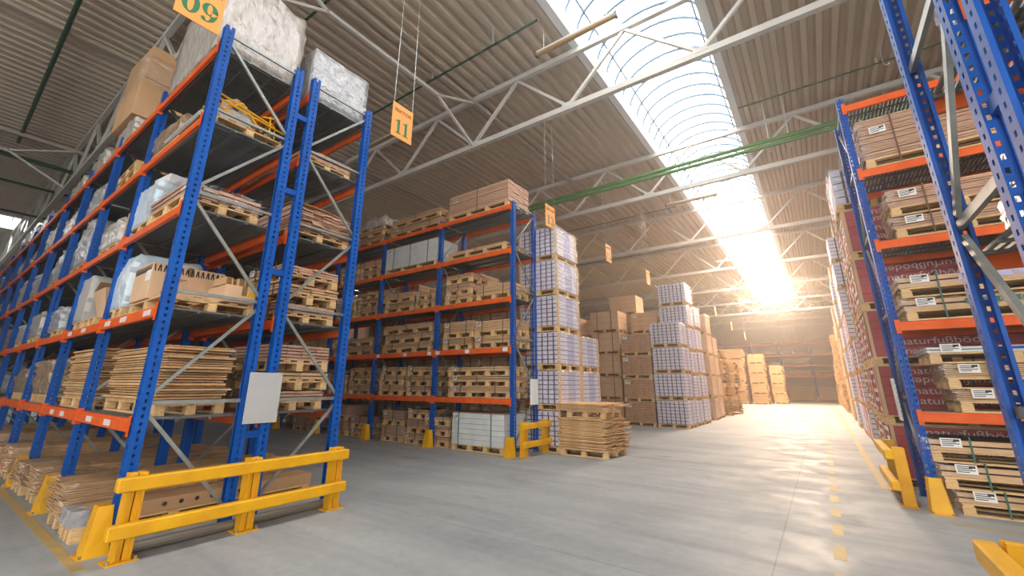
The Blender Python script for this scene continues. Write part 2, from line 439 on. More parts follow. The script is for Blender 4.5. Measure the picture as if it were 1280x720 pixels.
def load_cartons(label, loc, W=1.15, D=1.2, H=.79, seed=0, kind='lav', rz=0, edge=True, film_on=True, group=None, cols=7, rows=7):
    t = thing('carton_stack', uniq(label), 'carton stack', loc, rz, group)
    add_pallet(t, W, D)
    kw = dict(lav=dict(gap=.042), tan=dict(sidemat='kraft_light',endmat='brown_pack',core='pine_dark',bandm='kraft_light',gap=.008),
              red=dict(sidemat='red',endmat='red',core='red_core',bandm='red',gap=.006), mixed=dict(sidemat='red',endmat='pale',core='red_core',bandm='lavender',gap=.012),
              cream=dict(sidemat='kraft_light',endmat='kraft_light',core='kraft',bandm='kraft_light',gap=.008))[kind]
    ob('cartons', cached(('cart',kind,W,D,H,seed%3,cols,rows), lambda: cartons_mesh(W,D,H,seed%3,cols,rows,**kw)), t, (0,0,.146))
    if edge:
        b = lambda: MB().m('pine').box(W/2-.03,W/2+.012,-D/2-.012,-D/2+.05,0,H+.01).box(W/2-.03,W/2+.012,D/2-.05,D/2+.012,0,H+.01).box(-W/2-.012,-W/2+.03,-D/2-.012,-D/2+.05,0,H+.01).box(W/2-.02,W/2+.012,-D/2,D/2,H,H+.02).mesh('edge_guard')
        ob('edge_guard', cached(('edge',W,D,H),b), t, (0,0,.146))
    if kind=='tan' or 'labelled' in label: ob('paper_label', paper_mesh(.2,.14), t, (-W*.36,-D/2-.006,.146+H*.84))
    if 'strapped' in label:
        for sx in (-.25,.25): ob('strap', cached(('cs',W,D,H), lambda: strap_mesh(W,D,H+.01,[0],-.1,'strap_brown',.025)), t, (sx*W,0,.146))
    if film_on: ob('wrap_film', cached(('shell',W,D,H,seed%3), lambda: shell_mesh(W+.06,D+.06,H+.03,seed%3)), t, (0,0,.14))
    return t
def load_wrapped(label, L, D, H, loc, seed, matn='wrapmat', rz=0, amp=.04, top=.2, taper=.1, pal=True, group=None, inner='pallet', name='wrapped_load', cat='wrapped load'):
    t = thing(name, uniq(label), cat, loc, rz, group)
    if pal: add_pallet(t, L, D)
    ob('wrapping', lumpy(L,D,H,seed,amp,top,taper,matn), t, (0,0,.146 if pal else 0))
    return t
def text_mesh(txt, size, matn, ext=.002):
    def f():
        cu = bpy.data.curves.new('t','FONT'); cu.body=txt; cu.size=size; cu.extrude=ext; cu.align_x='CENTER'; cu.align_y='CENTER'; cu.resolution_u=3
        o = bpy.data.objects.new('t',cu); COL.objects.link(o); dg=bpy.context.evaluated_depsgraph_get(); dg.update()
        me = bpy.data.meshes.new_from_object(o.evaluated_get(dg)); bpy.data.objects.remove(o); me.materials.clear(); me.materials.append(M[matn]); return me
    return cached(('txt',txt,size,matn),f)

# ---------------------------------------------------------------- the hall
X0, X1, Y0, Y1 = -46.0, 16.0, -14.0, 58.5
ZR = 9.62
structure('floor', MB().m('floor').box(X0,X1,Y0,Y1,-.3,0).mesh('floor'), 'grey polished concrete warehouse floor')
SKY = [(-34.8,-32.1,Y0+1,Y1-12), (-3.6,-.93,-6.0,46.0)]
def deck_strip(b, xa, xb, ya, yb):
    n = max(1, round((xb-xa)/.3)); p=(xb-xa)/n; t=.0
    for i in range(n):
        x=xa+i*p; q=[(x,.0),(x+p*.36,.0),(x+p*.5,.1),(x+p*.86,.1),(x+p,.0)]
        for (a,b0),(c,d) in zip(q[:-1],q[1:]):
            b.hexa([(a,ya,ZR+b0),(c,ya,ZR+d),(c,yb,ZR+d),(a,yb,ZR+b0),(a,ya,ZR+.2),(c,ya,ZR+.2),(c,yb,ZR+.2),(a,yb,ZR+.2)])
cb = MB().m('ceiling'); xs=[X0]+[v for s in SKY for v in s[:2]]+[X1]
for i in range(0,len(xs),2): deck_strip(cb, xs[i], xs[i+1], Y0, Y1)
for (a,b_,ya,yb) in SKY:
    deck_strip(cb, a, b_, Y0, ya); deck_strip(cb, a, b_, yb, Y1)
structure('ceiling', cb.mesh('ceiling', fix=False), 'beige corrugated steel roof deck')
wb = MB().m('wall').box(X0,X1,Y1,Y1+.3,0,10.2)
structure('wall_back', wb.mesh('w'), 'pale far end wall of the hall')
structure('wall_left', MB().m('wall_grey').box(X0-.3,X0,Y0,Y1,0,10.2).mesh('w'))
ADDED_SIDE_WIN=[(Y0+1+9*k, Y0+9+9*k) for k in range(2)]  # tall openings added in the unseen side wall, for light from the right
rb=MB().m('wall_grey'); ya=Y0
for (a,b_) in ADDED_SIDE_WIN: rb.box(X1,X1+.3,ya,a,0,10.2); rb.box(X1,X1+.3,a,b_,8.8,10.2); rb.box(X1,X1+.3,a,b_,0,.6); ya=b_
rb.box(X1,X1+.3,ya,Y1,0,10.2)
structure('wall_right', rb.mesh('w'), 'side wall with a long band of tall windows')
# window openings added in the wall behind the viewpoint to let in fill light
ADDED_WIN = [(-12,-6,3.0,8.6),(-4.5,6.5,1.0,8.6),(8,15,1.0,8.6)]
fb = MB().m('wall_grey'); xa=X0
for (a,b_,z0,z1) in ADDED_WIN:
    fb.box(xa,a,Y0-.3,Y0,0,10.2); fb.box(a,b_,Y0-.3,Y0,0,z0); fb.box(a,b_,Y0-.3,Y0,z1,10.2); xa=b_
fb.box(xa,X1,Y0-.3,Y0,0,10.2)
structure('wall_front', fb.mesh('w'))
wn = 0
for (a,b_,z0,z1) in ADDED_WIN:
    wn += 1; w = structure('window_%d'%wn, MB().m('glazing').box(a,b_,Y0-.16,Y0-.14,z0,z1).mesh('pane'), 'tall glazed window band of the dock wall')
    f = MB().m('steel_white')
    for k in range(int((b_-a)/2)+1): f.box(a+k*2,a+k*2+.08,Y0-.22,Y0-.05,z0,z1)
    f.box(a,b_,Y0-.22,Y0-.05,z0,z0+.1); f.box(a,b_,Y0-.22,Y0-.05,z1-.1,z1); structure('window_frame', f.mesh('f'), parent=w)
wn+=1; w=structure('window_%d'%wn, None, 'tall glazed windows of the side wall'); g_=MB().m('glazing'); f_=MB().m('steel_white')
for (a,b_) in ADDED_SIDE_WIN:
    g_.box(X1+.14,X1+.16,a,b_,.6,8.8)
    for k in range(5): f_.box(X1+.1,X1+.2,a+k*2-.04,a+k*2+.04,.6,8.8)
structure('window_pane', g_.mesh('g'), parent=w); structure('window_frame', f_.mesh('f'), parent=w)
for si,(a,b_,ya,yb) in enumerate(SKY):
    wn += 1; cx=(a+b_)/2; rw=(b_-a)/2; base=ZR+.42; rise=.95
    w = structure('window_%d'%wn, None, 'long barrel-vaulted roof skylight')
    c = MB().m('curb')
    for x0,x1 in ((a-.16,a+.03),(b_-.03,b_+.16)): c.box(x0,x1,ya,yb,ZR-.02,base)
    c.box(a,b_,ya-.1,ya+.03,ZR-.02,base); c.box(a,b_,yb-.03,yb+.1,ZR-.02,base); structure('curb', c.mesh('curb'), parent=w)
    def arc(t): return (cx-rw*math.cos(t), base+rise*math.sin(t))
    g = MB().m('glazing'); NA=16
    for i in range(NA):
        (xa,za),(xb,zb) = arc(PI*i/NA), arc(PI*(i+1)/NA); n=len(g.v)
        g.v += [(xa,ya,za),(xb,ya,zb),(xb,yb,zb),(xa,yb,za)]; g.f.append((n,n+1,n+2,n+3)); g.mi.append(0)
    go = structure('vault_glazing', g.mesh('g', fix=False), parent=w)
    r = MB().m('rib'); y=ya+.3
    while y < yb:
        pts=[arc(PI*i/14) for i in range(15)]
        for (p,q) in zip(pts[:-1],pts[1:]): r.bar((p[0],y,p[1]-.02),(q[0],y,q[1]-.02),.05,.05)
        y += .62 if si==1 else 1.2
    for t in (.18,.82): x,z=arc(PI*t); r.box(x-.02,x+.02,ya,yb,z-.05,z-.01)
    structure('vault_rib', r.mesh('r', fix=False), parent=w)
    e = MB().m('curb'); pts=[arc(PI*i/14) for i in range(15)]
    for yy in (ya,yb):
        for (p,q) in zip(pts[:-1],pts[1:]): e.hexa([(p[0],yy-.02,base),(q[0],yy-.02,base),(q[0],yy+.02,base),(p[0],yy+.02,base),(p[0],yy-.02,p[1]+.01),(q[0],yy-.02,q[1]+.01),(q[0],yy+.02,q[1]+.01),(p[0],yy+.02,p[1]+.01)])
    structure('vault_end', e.mesh('e'), parent=w)

# roof trusses along x
TY = [1.9+6.1*i for i in range(10)]
def truss_meshes():
    t=MB().m('steel_white').box(-43.9,13.0,-.06,.06,9.46,9.6); bt=MB().m('steel_white').box(-43.9,13.0,-.065,.065,7.93,8.07)
    return t.mesh('top_chord'), bt.mesh('bottom_chord')
tch, bch = truss_meshes()
wm_up = MB().m('steel_white').bar((0,0,8.05),(1.5,0,9.48),.075,.07).mesh('web'); wm_dn = MB().m('steel_white').bar((1.5,0,9.48),(3.0,0,8.05),.075,.07).mesh('web')
gus = MB().m('steel_white').box(-.14,.14,-.07,.07,8.02,8.13).mesh('gusset')
TL = ['first white roof truss, nearest one, crossing above the front left racks','second white roof truss, crossing just above the sign reading 13',
 'third white roof truss, the one just beyond the green double pipe','fourth white roof truss, counted from the near end of the skylight']+[NTH[i]+' white roof truss, counted from the near end of the skylight' for i in range(4,10)]
for i,y in enumerate(TY):
    T = thing('roof_truss', TL[i], 'roof truss', (0,y,0)); ob('top_chord',tch,T); ob('bottom_chord',bch,T)
    for k in range(-13,5):
        xb=-.95+3*k
        if xb+3 > 13.1 or xb < -43.5: continue
        if i > 4 and (xb < -31): continue
        ob('web_member',wm_up,T,(xb,0,0)); ob('web_member',wm_dn,T,(xb,0,0)); ob('gusset',gus,T,(xb,0,0))
# longitudinal tie trusses between the cross trusses
for j,(x,rng,nm) in enumerate(((-6.93,range(0,1),'beside the sign reading 11'),(-20.2,range(0,2),'above the far left shelves'))):
    T = thing('tie_truss', 'lighter steel truss running lengthwise between roof trusses, '+nm, 'roof truss', (x,0,0))
    ob('top_chord', MB().m('steel_beige').box(-.05,.05,-4,26.2 if j==0 else 14,9.36,9.46).mesh('tc'), T)
    for i in ([-1]+list(rng)):
        ya=(1.9+6.1*i); yb=ya+6.1
        ob('lower_chord', MB().m('steel_white').box(-.04,.04,ya+1.5,yb-1.5,8.72,8.80).mesh('lc'), T)
        for p,q in (((0,ya+.05,8.0),(0,ya+1.5,8.76)),((0,yb-1.5,8.76),(0,yb-.05,8.0)),((0,ya+1.5,8.76),(0,ya+.05,9.4)),((0,yb-1.5,8.76),(0,yb-.05,9.4))):
            ob('web_member', MB().m('steel_white').bar(p,q,.06,.06).mesh('wm'), T)
# roof edge purlins
for j,(x,l) in enumerate(((-13.2,'thin dark purlin under the roof deck above the front left racks'),(4.0,'thin purlin under the roof deck above the right rack'))):
    thing('purlin', l, 'purlin', (x,0,0), me=MB().m('steel_beige').box(-.04,.04,Y0+.1,30,9.5,9.6).mesh('p'))

# pipes, cables and light fittings under the roof
def pipe(name, label, cat, pts, r, m, hang=None, hangm='wire', top=9.6):
    t = thing(name, uniq(label), cat); ob('tube', MB().m(m).tube(pts,r,8).mesh('tube'), t)
    for h in (hang or []): ob('hanger', MB().m(hangm).box(h[0]-.02,h[0]+.02,h[1]-.02,h[1]+.02,h[2],top).mesh('hanger'), t)
    return t
pipe('water_pipe','upper one of two green pipes crossing the hall beyond the second truss','pipe',[(-22,12.62,8.1),(14,12.62,8.1)],.06,'pipe_green_light',[(-.15,12.74,7.8),(.32,12.74,7.8),(-9,12.74,7.8),(9,12.74,7.8)])
pipe('water_pipe','lower one of two green pipes crossing the hall beyond the second truss','pipe',[(-22,12.56,7.92),(14,12.56,7.92)],.055,'pipe_green_light')
pipe('sprinkler_pipe','thin green pipe with a free end pointing at the skylight beside sign 11','pipe',[(-21,6.42,9.12),(-3.75,6.3,9.12)],.028,'pipe_green',[(-5,6.33,9.1),(-7,6.35,9.1),(-11,6.38,9.1)],top=9.65)
pipe('sprinkler_pipe','thin dark green pipe running behind the big wrapped block on the front rack','pipe',[(-24,3.4,9.12),(-6.98,3.4,9.12)],.03,'pipe_green')
pipe('sprinkler_pipe','thick dark green pipe dropping across the ceiling above the front left rack','pipe',[(-10.3,.42,9.5),(-21.2,.58,9.5)],.05,'pipe_green')
pipe('sprinkler_pipe','dark green pipe running lengthwise high over the far left shelves','pipe',[(-21.0,-6,8.9),(-21.0,8,8.9)],.07,'pipe_green')
pipe('sprinkler_pipe','lower dark green pipe running lengthwise over the far left shelves','pipe',[(-22.6,-6,8.5),(-22.6,8,8.5)],.05,'pipe_green')
pipe('sprinkler_pipe','single black pipe running lengthwise behind the far left shelves','pipe',[(-26,-6,8.3),(-26,8,8.3)],.05,'black')
pipe('conduit','thin green conduit under the roof deck between skylight and right rack','conduit',[(-.75,12.66,9.42),(12,12.7,9.42)],.022,'pipe_green',[(2.4,12.7,9.4)])
pipe('conduit','thin conduit along the roof deck ending at the skylight beyond sign 13','conduit',[(-14,18.9,9.3),(-4.1,18.7,9.3)],.02,'pipe_green')
pipe('conduit','thin conduit along the roof deck beyond sign 17','conduit',[(-14,25.0,9.3),(-4.1,25.0,9.3)],.02,'pipe_green')
def lightfit(x0,x1,y,z,label,m='lamp_brown'):
    t = thing('fluorescent_lamp', uniq(label), 'lamp', ((x0+x1)/2,y,z)); L=x1-x0
    ob('housing', MB().m('steel_white').box(-L/2,L/2,-.05,.05,.0,.05,.01).mesh('h'), t)
    ob('diffuser', MB().m(m).tube([(-L/2+.03,0,-.03),(L/2-.03,0,-.03)],.055,10).mesh('d'), t)
    for s in (-1,1):
        ob('end_cap', MB().m('plastic_dark').box(-.03,.03,-.06,.06,-.09,.05,.01).mesh('c'), t, (s*L/2,0,0)); ob('suspension_wire', MB().m('wire').tube([(s*L*.4,0,.05),(s*L*.4,0,ZR-z)],.006,5).mesh('w'), t)
lightfit(-4.13,-2.24,6.85,8.82,'long tube lamp hung below the near skylight edge')
lightfit(-10.9,-9.3,7.15,8.9,'tube lamp hung under the roof behind the sign reading 11')
lightfit(-4.26,-2.27,17.6,9.0,'tube lamp hung below the skylight beyond the green pipes')
lightfit(-4.2,-2.2,28.2,9.0,'tube lamp hung below the bright far part of the skylight','steel_white')
lightfit(3.4,5.2,26,8.6,'tube lamp hung right of the skylight in the glare')
thing('hook_rod','short hooked rod hanging under the roof deck above the right rack','hook',(2.42,12.2,9.0),me=MB().m('wire').tube([(0,0,.6),(0,0,.05),(.05,0,0),(.1,0,.04)],.012,6).mesh('h'))

# ---------------------------------------------------------------- hanging sector signs (they face the main aisle, seen edge to edge along y)
def digit_curve(ch, x):
    """heavy serif numerals: outlines as closed splines in the board plane"""
    S=[]
    def ell(cx,cy,a,b,rev=False,n=28):
        p=[(cx+a*math.cos(2*PI*k/n),cy+b*math.sin(2*PI*k/n)) for k in range(n)]
        S.append(p[::-1] if rev else p)
    if ch=='0': ell(x,.5,.33,.5); ell(x,.5,.12,.44,True)
    elif ch=='9':
        ell(x-.0,.68,.31,.32); ell(x-.02,.68,.1,.27,True)
        S.append([(x+.06,.62),(x+.31,.66),(x+.3,.42),(x+.2,.16),(x,.02),(x-.16,.0),(x-.27,.06),(x-.28,.17),(x-.2,.22),(x-.12,.17),(x-.1,.07),(x-.02,.06),(x+.05,.2),(x+.08,.4)])
    elif ch=='1':
        S.append([(x-.09,.08),(x-.22,.05),(x-.22,0),(x+.22,0),(x+.22,.05),(x+.09,.08),(x+.09,1.0),(x+.03,1.0),(x-.12,.9),(x-.24,.86),(x-.24,.81),(x-.09,.82)])
    elif ch=='3':
        S.append([(x-.27,.78),(x-.2,.72),(x-.11,.76),(x-.1,.88),(x,.94),(x+.08,.88),(x+.09,.72),(x+.04,.58),(x-.1,.54),(x-.1,.49),(x+.04,.46),(x+.1,.3),(x+.07,.12),(x-.02,.05),(x-.11,.1),(x-.11,.22),(x-.2,.28),(x-.29,.2),(x-.26,.07),(x-.1,0),(x+.08,0),(x+.27,.1),(x+.31,.28),(x+.26,.44),(x+.12,.52),(x+.25,.6),(x+.28,.76),(x+.2,.93),(x+.03,1.0),(x-.14,.98),(x-.25,.9)])
    elif ch=='5':
        S.append([(x-.2,1.0),(x+.22,1.0),(x+.24,.82),(x-.12,.84),(x-.13,.62),(x+.02,.66),(x+.2,.6),(x+.3,.42),(x+.28,.2),(x+.14,.04),(x-.06,0),(x-.24,.06),(x-.28,.18),(x-.2,.26),(x-.1,.2),(x-.08,.08),(x+.02,.06),(x+.09,.2),(x+.1,.4),(x+.04,.54),(x-.08,.56),(x-.18,.5),(x-.22,.52)])
    elif ch=='7':
        S.append([(x-.26,1.0),(x+.3,1.0),(x+.3,.9),(x+.12,.5),(x+.06,.0),(x-.14,.0),(x-.08,.4),(x+.12,.8),(x-.18,.82),(x-.22,.7),(x-.27,.7)])
    return S
def sign(num, y, z, w, h, label, wires=True, x=-5.3, H=9.6, wm='sign_green'):
    t = thing('sector_sign', uniq(label), 'sign', (x,y,z))
    ob('board', MB().m('sign_orange').box(-.006,.006,-w/2,w/2,-h/2,h/2).mesh('board'), t)
    cu = bpy.data.curves.new('n','CURVE'); cu.dimensions='2D'; cu.fill_mode='BOTH'; cu.extrude=.0015
    for i,ch in enumerate(num):
        for p in digit_curve(ch, (i-(len(num)-1)/2)*(.58 if num=='11' else .72)):
            sp = cu.splines.new('POLY'); sp.points.add(len(p)-1); sp.use_cyclic_u=True
            for k,(a,b) in enumerate(p): sp.points[k].co=(a,b-.5,0,1)
    o = bpy.data.objects.new('n',cu); COL.objects.link(o); dg=bpy.context.evaluated_depsgraph_get(); dg.update(); me=bpy.data.meshes.new_from_object(o.evaluated_get(dg)); bpy.data.objects.remove(o); me.materials.clear(); me.materials.append(M[wm])
    d = ob('numerals', me, t, (.009,.0,-h*.16)); s=h*.42; d.rotation_euler=(PI/2,0,PI/2); d.scale=(s,s,1)
    d = ob('heading', text_mesh('SEKTOR', w*.2, 'sign_brown'), t, (.009,0,h*.3)); d.rotation_euler=(PI/2,0,PI/2); d.scale=(1.15,1,1)
    for s in (-1,1): ob('hanging_wire', MB().m('wire').tube([(0,s*w*.46,h/2-.02),(0,s*w*.40,H-z)],.005,5).mesh('w'), t)
sign('09',1.10,5.93,.46,.64,'orange hanging sign reading 09 above the nearest left rack end')
sign('11',4.17,5.97,.45,.66,'orange hanging sign reading SEKTOR 11 in green numerals')
sign('13',9.35,5.94,.50,.64,'orange hanging sign reading SEKTOR 13 beside the middle rack top')
sign('15',13.35,5.92,.46,.62,'small orange hanging sign beyond sign 13, fourth along the aisle')
sign('17',17.6,5.94,.46,.6,'small orange hanging sign above the lavender carton stacks')
for i,(x,y,z) in enumerate(((-4.9,30,6.2),(-4.9,36,5.9),(-4.9,43,5.8),(-1.5,53,6.3),(1.4,50,6.2),(1.6,16.5,6.3),(1.5,24,6.1))):
    t = thing('sector_sign', uniq('tiny blank orange hanging sign, %s in the far glare'%NTH[i]), 'sign', (x,y,z)); ob('board', MB().m('sign_orange').box(-.006,.006,-.22,.22,-.31,.31).mesh('board'), t)
    for s in (-1,1): ob('hanging_wire', MB().m('wire').tube([(0,s*.2,.3),(0,s*.2,9.6-z)],.006,4).mesh('w'), t)

# ---------------------------------------------------------------- the racks
TA=[1.19,2.38,3.61,4.82,5.93]; BA=[1.345,2.56,3.78,4.96,6.1]
TC=[1.23,2.42,3.65,4.91,6.12]; BC=[1.40,2.62,3.85,4.99,6.14]
TD=[1.22,2.44,3.66,4.85,6.05]; BD=[1.40,2.6,3.87,5.0,6.1]
BAYA=2.33
rack('pallet_rack','blue and orange pallet rack at the near end of the left side','pallet rack',-5.80,1.50,-1,9,BAYA,TA,BA,first='front')
rack('pallet_rack','blue and orange pallet rack standing back to back behind the nearest left rack','pallet rack',-5.80,2.76,-1,9,BAYA,TA,BA,first='back')
rack('pallet_rack','middle blue and orange pallet rack with the orange 13 sign by its end','pallet rack',-5.87,8.35,-1,8,2.57,TC,BC,first='back')
rack('pallet_rack','second rack on the right, loaded with strapped board packs','pallet rack',.98,8.18,1,3,2.75,TD,BD,depth=1.1,first='back')
rack('pallet_rack','nearest right pallet rack with tall close blue uprights and grey braces','pallet rack',.93,2.93,1,1,2.75,[3.62,2.42,4.85],BD,depth=1.12,first='front',wbr=.06)
rack('pallet_rack','blue rack frame closest to the viewpoint on the right','pallet rack',.93,1.63,1,1,2.75,[4.85],BD,depth=1.1,first='back',wbr=.06)
for i in range(2): pass
for k,(x,y) in enumerate(((-5.8,2.68),(-5.8,2.68),(-5.8,2.68),(-5.8,2.68),(.93,2.83),(.93,2.83))):
    z=[5.42,3.0,.95,4.2,2.9,4.6][k]; nm=['top','middle','bottom','upper','lower','upper'][k]
    thing('row_spacer', uniq('short blue spacer, the %s one, joining the two %s racks back to back'%(nm,'left' if k<4 else 'right')), 'spacer', (x,y,z), me=MB().m('blue').box(-.03,.03,-.08+.0,.08,-.04,.04).mesh('spacer'))
# far rack along the end wall
rack('pallet_rack','far pallet rack along the end wall of the hall','pallet rack',2.2,56.6,-1,6,2.75,[2.57,3.73,4.83,6.03],[2.7,3.85,4.95,6.1],detail=0)

# yellow upright protectors
def protector_mesh():
    def f():
        b=MB().m('yellow'); h=.42
        # front plate slopes in; two side wings; all 8 mm steel
        b.hexa([(-.11,-.13,0),(.11,-.13,0),(.11,-.12,0),(-.11,-.12,0),(-.068,-.085,h),(.068,-.085,h),(.068,-.075,h),(-.068,-.075,h)])
        for s in (-1,1):
            b.hexa([(s*.11,-.13,0),(s*.11,.06,0),(s*.10,.06,0),(s*.10,-.13,0),(s*.068,-.085,h),(s*.075,.03,h),(s*.065,.03,h),(s*.058,-.085,h)])
        b.box(-.12,.12,-.16,-.12,0,.008); b.m('zinc').tube([(-.09,-.14,.0),(-.09,-.14,.03)],.012,6).tube([(.09,-.14,.0),(.09,-.14,.03)],.012,6)
        return b.mesh('protector')
    return cached('prot', f)
def protector(x,y,label,rz=0): thing('post_protector', uniq(label), 'post protector', (x,y,0), rz, me=protector_mesh())
for k in range(7): protector(-5.80-BAYA*k, 1.46, 'yellow steel guard at the foot of the %s upright of the nearest left rack'%NTH[k])
for k in range(7): protector(-5.87-2.57*k, 8.31, 'yellow steel guard at the foot of the %s upright of the middle rack'%NTH[k])
for k in range(2): protector(.98+2.75*k, 8.14, 'yellow steel guard at the foot of the %s upright of the right rack'%NTH[k])
for k in range(3): protector(2.2-2.75*k, 56.56, 'tiny yellow guard at the foot of the %s upright of the far rack'%NTH[k])
# yellow guard rails at rack ends
def guard(x, y0, y1, posts, label, face=1):
    t = thing('guard_rail', label, 'guard rail', (x,0,0))
    for z0,z1 in ((.595,.715),(.21,.33)):
        b=MB().m('yellow'); b.box(.02*face if face>0 else -.12,.12 if face>0 else -.02,y0,y1,z0,z1,.012); ob('rail', b.mesh('rail'), t)
    def pm():
        b=MB().m('yellow'); 
        for s in (-1,1):
            b.box(-.10,.0,s*.035-.03,s*.035+.03,.0,.735,.006); b.box(-.115,.015,s*.055-.012,s*.055+.012,.0,.735)
        return b.mesh('post')
    def bp(): 
        b=MB().m('yellow').box(-.13,.06,-.12,.12,0,.012); b.m('zinc')
        for s in (-1,1): b.tube([(.03,s*.1,.012),(.03,s*.1,.04)],.013,6)
        return b.mesh('base_plate')
    for y in posts:
        p = ob('post', cached(('gp',), pm), t, (0,y,0)); ob('base_plate', cached(('gb',), bp), p)
        if face<0: p.rotation_euler.z=PI
    return t
guard(-5.36,1.36,3.72,(1.53,2.58,3.63),'long yellow guard rail across the end of the nearest left racks')
guard(-5.56,8.22,9.58,(8.46,9.38),'short yellow guard rail at the end of the middle rack')
guard(.66,8.1,9.6,(8.33,9.42),'short yellow guard rail at the end of the right rack',face=-1)
guard(.675,1.5,3.80,(1.7,2.72,3.70),'yellow guard rail corner at the near right edge of the floor',face=-1)
thing('floor_stop','grey steel pipe on the floor along the nearest left rack end','pipe',(-5.55,0,0),me=MB().m('pole_grey').tube([(0,1.62,.05),(0,3.7,.05)],.05,12).mesh('stop'))
thing('placard','blank grey placard fixed between uprights of the nearest left racks','placard',(-5.69,2.71,1.38),me=MB().m('placard').box(-.004,.004,-.2,.2,-.30,.30).mesh('placard'))
def papers(x,y,z,w,h,label,n=9):
    b=MB().m('white').box(-.004,.004,-w/2,w/2,-h/2,h/2)
    b.m('paper')
    for i in range(n): zc=-h/2+(i+.5)*h/n; b.box(.004,.012,-w/2+.01,w/2-.01,zc-h/n*.42,zc+h/n*.36)
    thing('document_holder',label,'placard',(x,y,z),me=b.mesh('papers'))
papers(-5.76,9.16,1.38,.36,.60,'white rack of paper slips on the end of the middle rack')
papers(.9,9.1,1.36,.34,.62,'white narrow placard on the end of the right rack')
for k,(x,z) in enumerate(((-6.6,1.12),(-7.4,1.12),(-8.9,1.12),(-9.6,1.12),(-6.1,2.31),(-7.0,2.31),(-7.7,2.31),(-9.0,2.31),(-9.9,2.31))):
    thing('location_tag',uniq('small white location tag on the %s beam, %s from the aisle end, nearest left rack'%('lowest' if z<2 else 'second', NTH[k if k<4 else k-4])),'tag',(x,1.478,z),me=cached('tag1',lambda: MB().m('grey_print').box(-.12,.12,-.003,.003,-.032,.032).mesh('tag')))
for k,(x,z) in enumerate(((-6.05,2.36),(-7.25,2.36),(-8.3,2.36),(-8.62,2.36),(-9.6,2.36),(-10.8,2.36))):
    thing('location_tag',uniq('small white location tag on the second beam, %s from the aisle end, middle rack'%NTH[k]),'tag',(x,8.327,z),me=cached('tag2',lambda: MB().m('white').box(-.07,.07,-.003,.003,-.045,.045).mesh('tag')))

# floor markings
mat('yellow_line','#c9a14a',.6,noise=(9,'#a69a7c'))
dm = MB().m('yellow_line').box(-.05,.05,-.22,.22,0,.002).mesh('dash')
for k in range(22):
    y=4.05+.82*k if k<8 else 10.6+1.05*(k-8); thing('floor_dash', uniq('faded yellow dash on the floor of the main aisle, %s'%(NTH[k]+' from the near end' if k<14 else NTH[21-k]+' from the far end')), 'floor marking', (-.115,y,0), me=dm)
thing('floor_line','faded yellow line on the floor before the nearest left rack','floor marking',(0,0,0),me=MB().m('yellow_line').box(-22,-5.4,1.22,1.31,0,.002).mesh('l'))
thing('floor_line','faded yellow line on the floor before the middle rack','floor marking',(0,0,0),me=MB().m('yellow_line').box(-22,-5.6,8.08,8.15,0,.002).mesh('l'))
thing('floor_line','faded yellow line along the red carton stacks','floor marking',(0,0,0),me=MB().m('yellow_line').box(.5,.6,9.4,40,0,.002).mesh('l'))
thing('floor_line','faded yellow line before the right rack','floor marking',(0,0,0),me=MB().m('yellow_line').box(1.0,12,7.55,7.61,0,.002).mesh('l'))

# ---------------------------------------------------------------- goods in the racks
def J(a=.012): return rnd.uniform(-a,a)
def stackb(rackn, x0, x1, yc, z, layers, shelf, bay, side, D=.8, matn='board', th=.04):
    """layers of strapped board packs, each on its own pallet, one on the other"""
    L=x1-x0; zz=z
    for i,h in enumerate(layers):
        h_, m = (h if isinstance(h,tuple) else (h, matn))
        lay = ['bottom','second','third','top'][i] if i < len(layers)-1 or len(layers)==1 else 'top'
        l = f"strapped boards on pallet, {rackn}, {shelf}, {bay}{', '+side if side else ''}, {lay} layer"
        if len(layers)==1: l = f"single strapped board pack on pallet, {rackn}, {shelf}, {bay}{', '+side if side else ''}"
        far = True
        load_boards(l, L-abs(J(.1)), D, h_, ((x0+x1)/2+J(.04), yc+J(.03), zz), J(.01), seed=rnd.randrange(999), matn=m, th=th, cols=4, nstrap=rnd.choice((1,2)), strapm=rnd.choice(('strap','strap_brown')), far=far, lx=rnd.choice((-.38,-.4)))
        zz += .145+h_+.008
    return zz
MR='middle rack'
yc=8.35+.47
# end bay
stackb(MR,-8.12,-5.95,yc+.02,TC[4],[(.62,'board_pink')],'top shelf','end bay','',D=.98,th=.05)
stackb(MR,-8.1,-6.0,yc,TC[3],[.07],'fourth shelf','end bay','',D=.9)
stackb(MR,-8.2,-7.2,yc,TC[2],[.10,(.16,'board_pink'),.11],'third shelf','end bay','inner side')
stackb(MR,-7.08,-5.95,yc,TC[2],[(.26,'board')],'third shelf','end bay','aisle side')
stackb(MR,-8.22,-7.15,yc,TC[1],[.15,(.30,'board')],'second shelf','end bay','inner side')
stackb(MR,-7.1,-5.93,yc,TC[1],[.14,.26],'second shelf','end bay','aisle side')
stackb(MR,-8.0,-5.96,yc,TC[0],[.11,.10,.09],'first shelf','end bay','')
# second bay
x=-8.44
stackb(MR,-10.75,-8.55,yc,TC[4],[.17,.14],'top shelf','second bay','')
stackb(MR,-9.4,-8.6,yc,TC[2],[.1,.1],'third shelf','second bay','aisle side'); stackb(MR,-10.8,-9.5,yc,TC[2],[.13,.16],'third shelf','second bay','inner side')
stackb(MR,-10.75,-8.6,yc,TC[1],[.13,.12,.12],'second shelf','second bay','')
stackb(MR,-10.75,-9.7,yc,TC[0],[.13,.12,.1],'first shelf','second bay','inner side'); stackb(MR,-9.62,-8.55,yc,TC[0],[.11,.12,.11],'first shelf','second bay','aisle side')
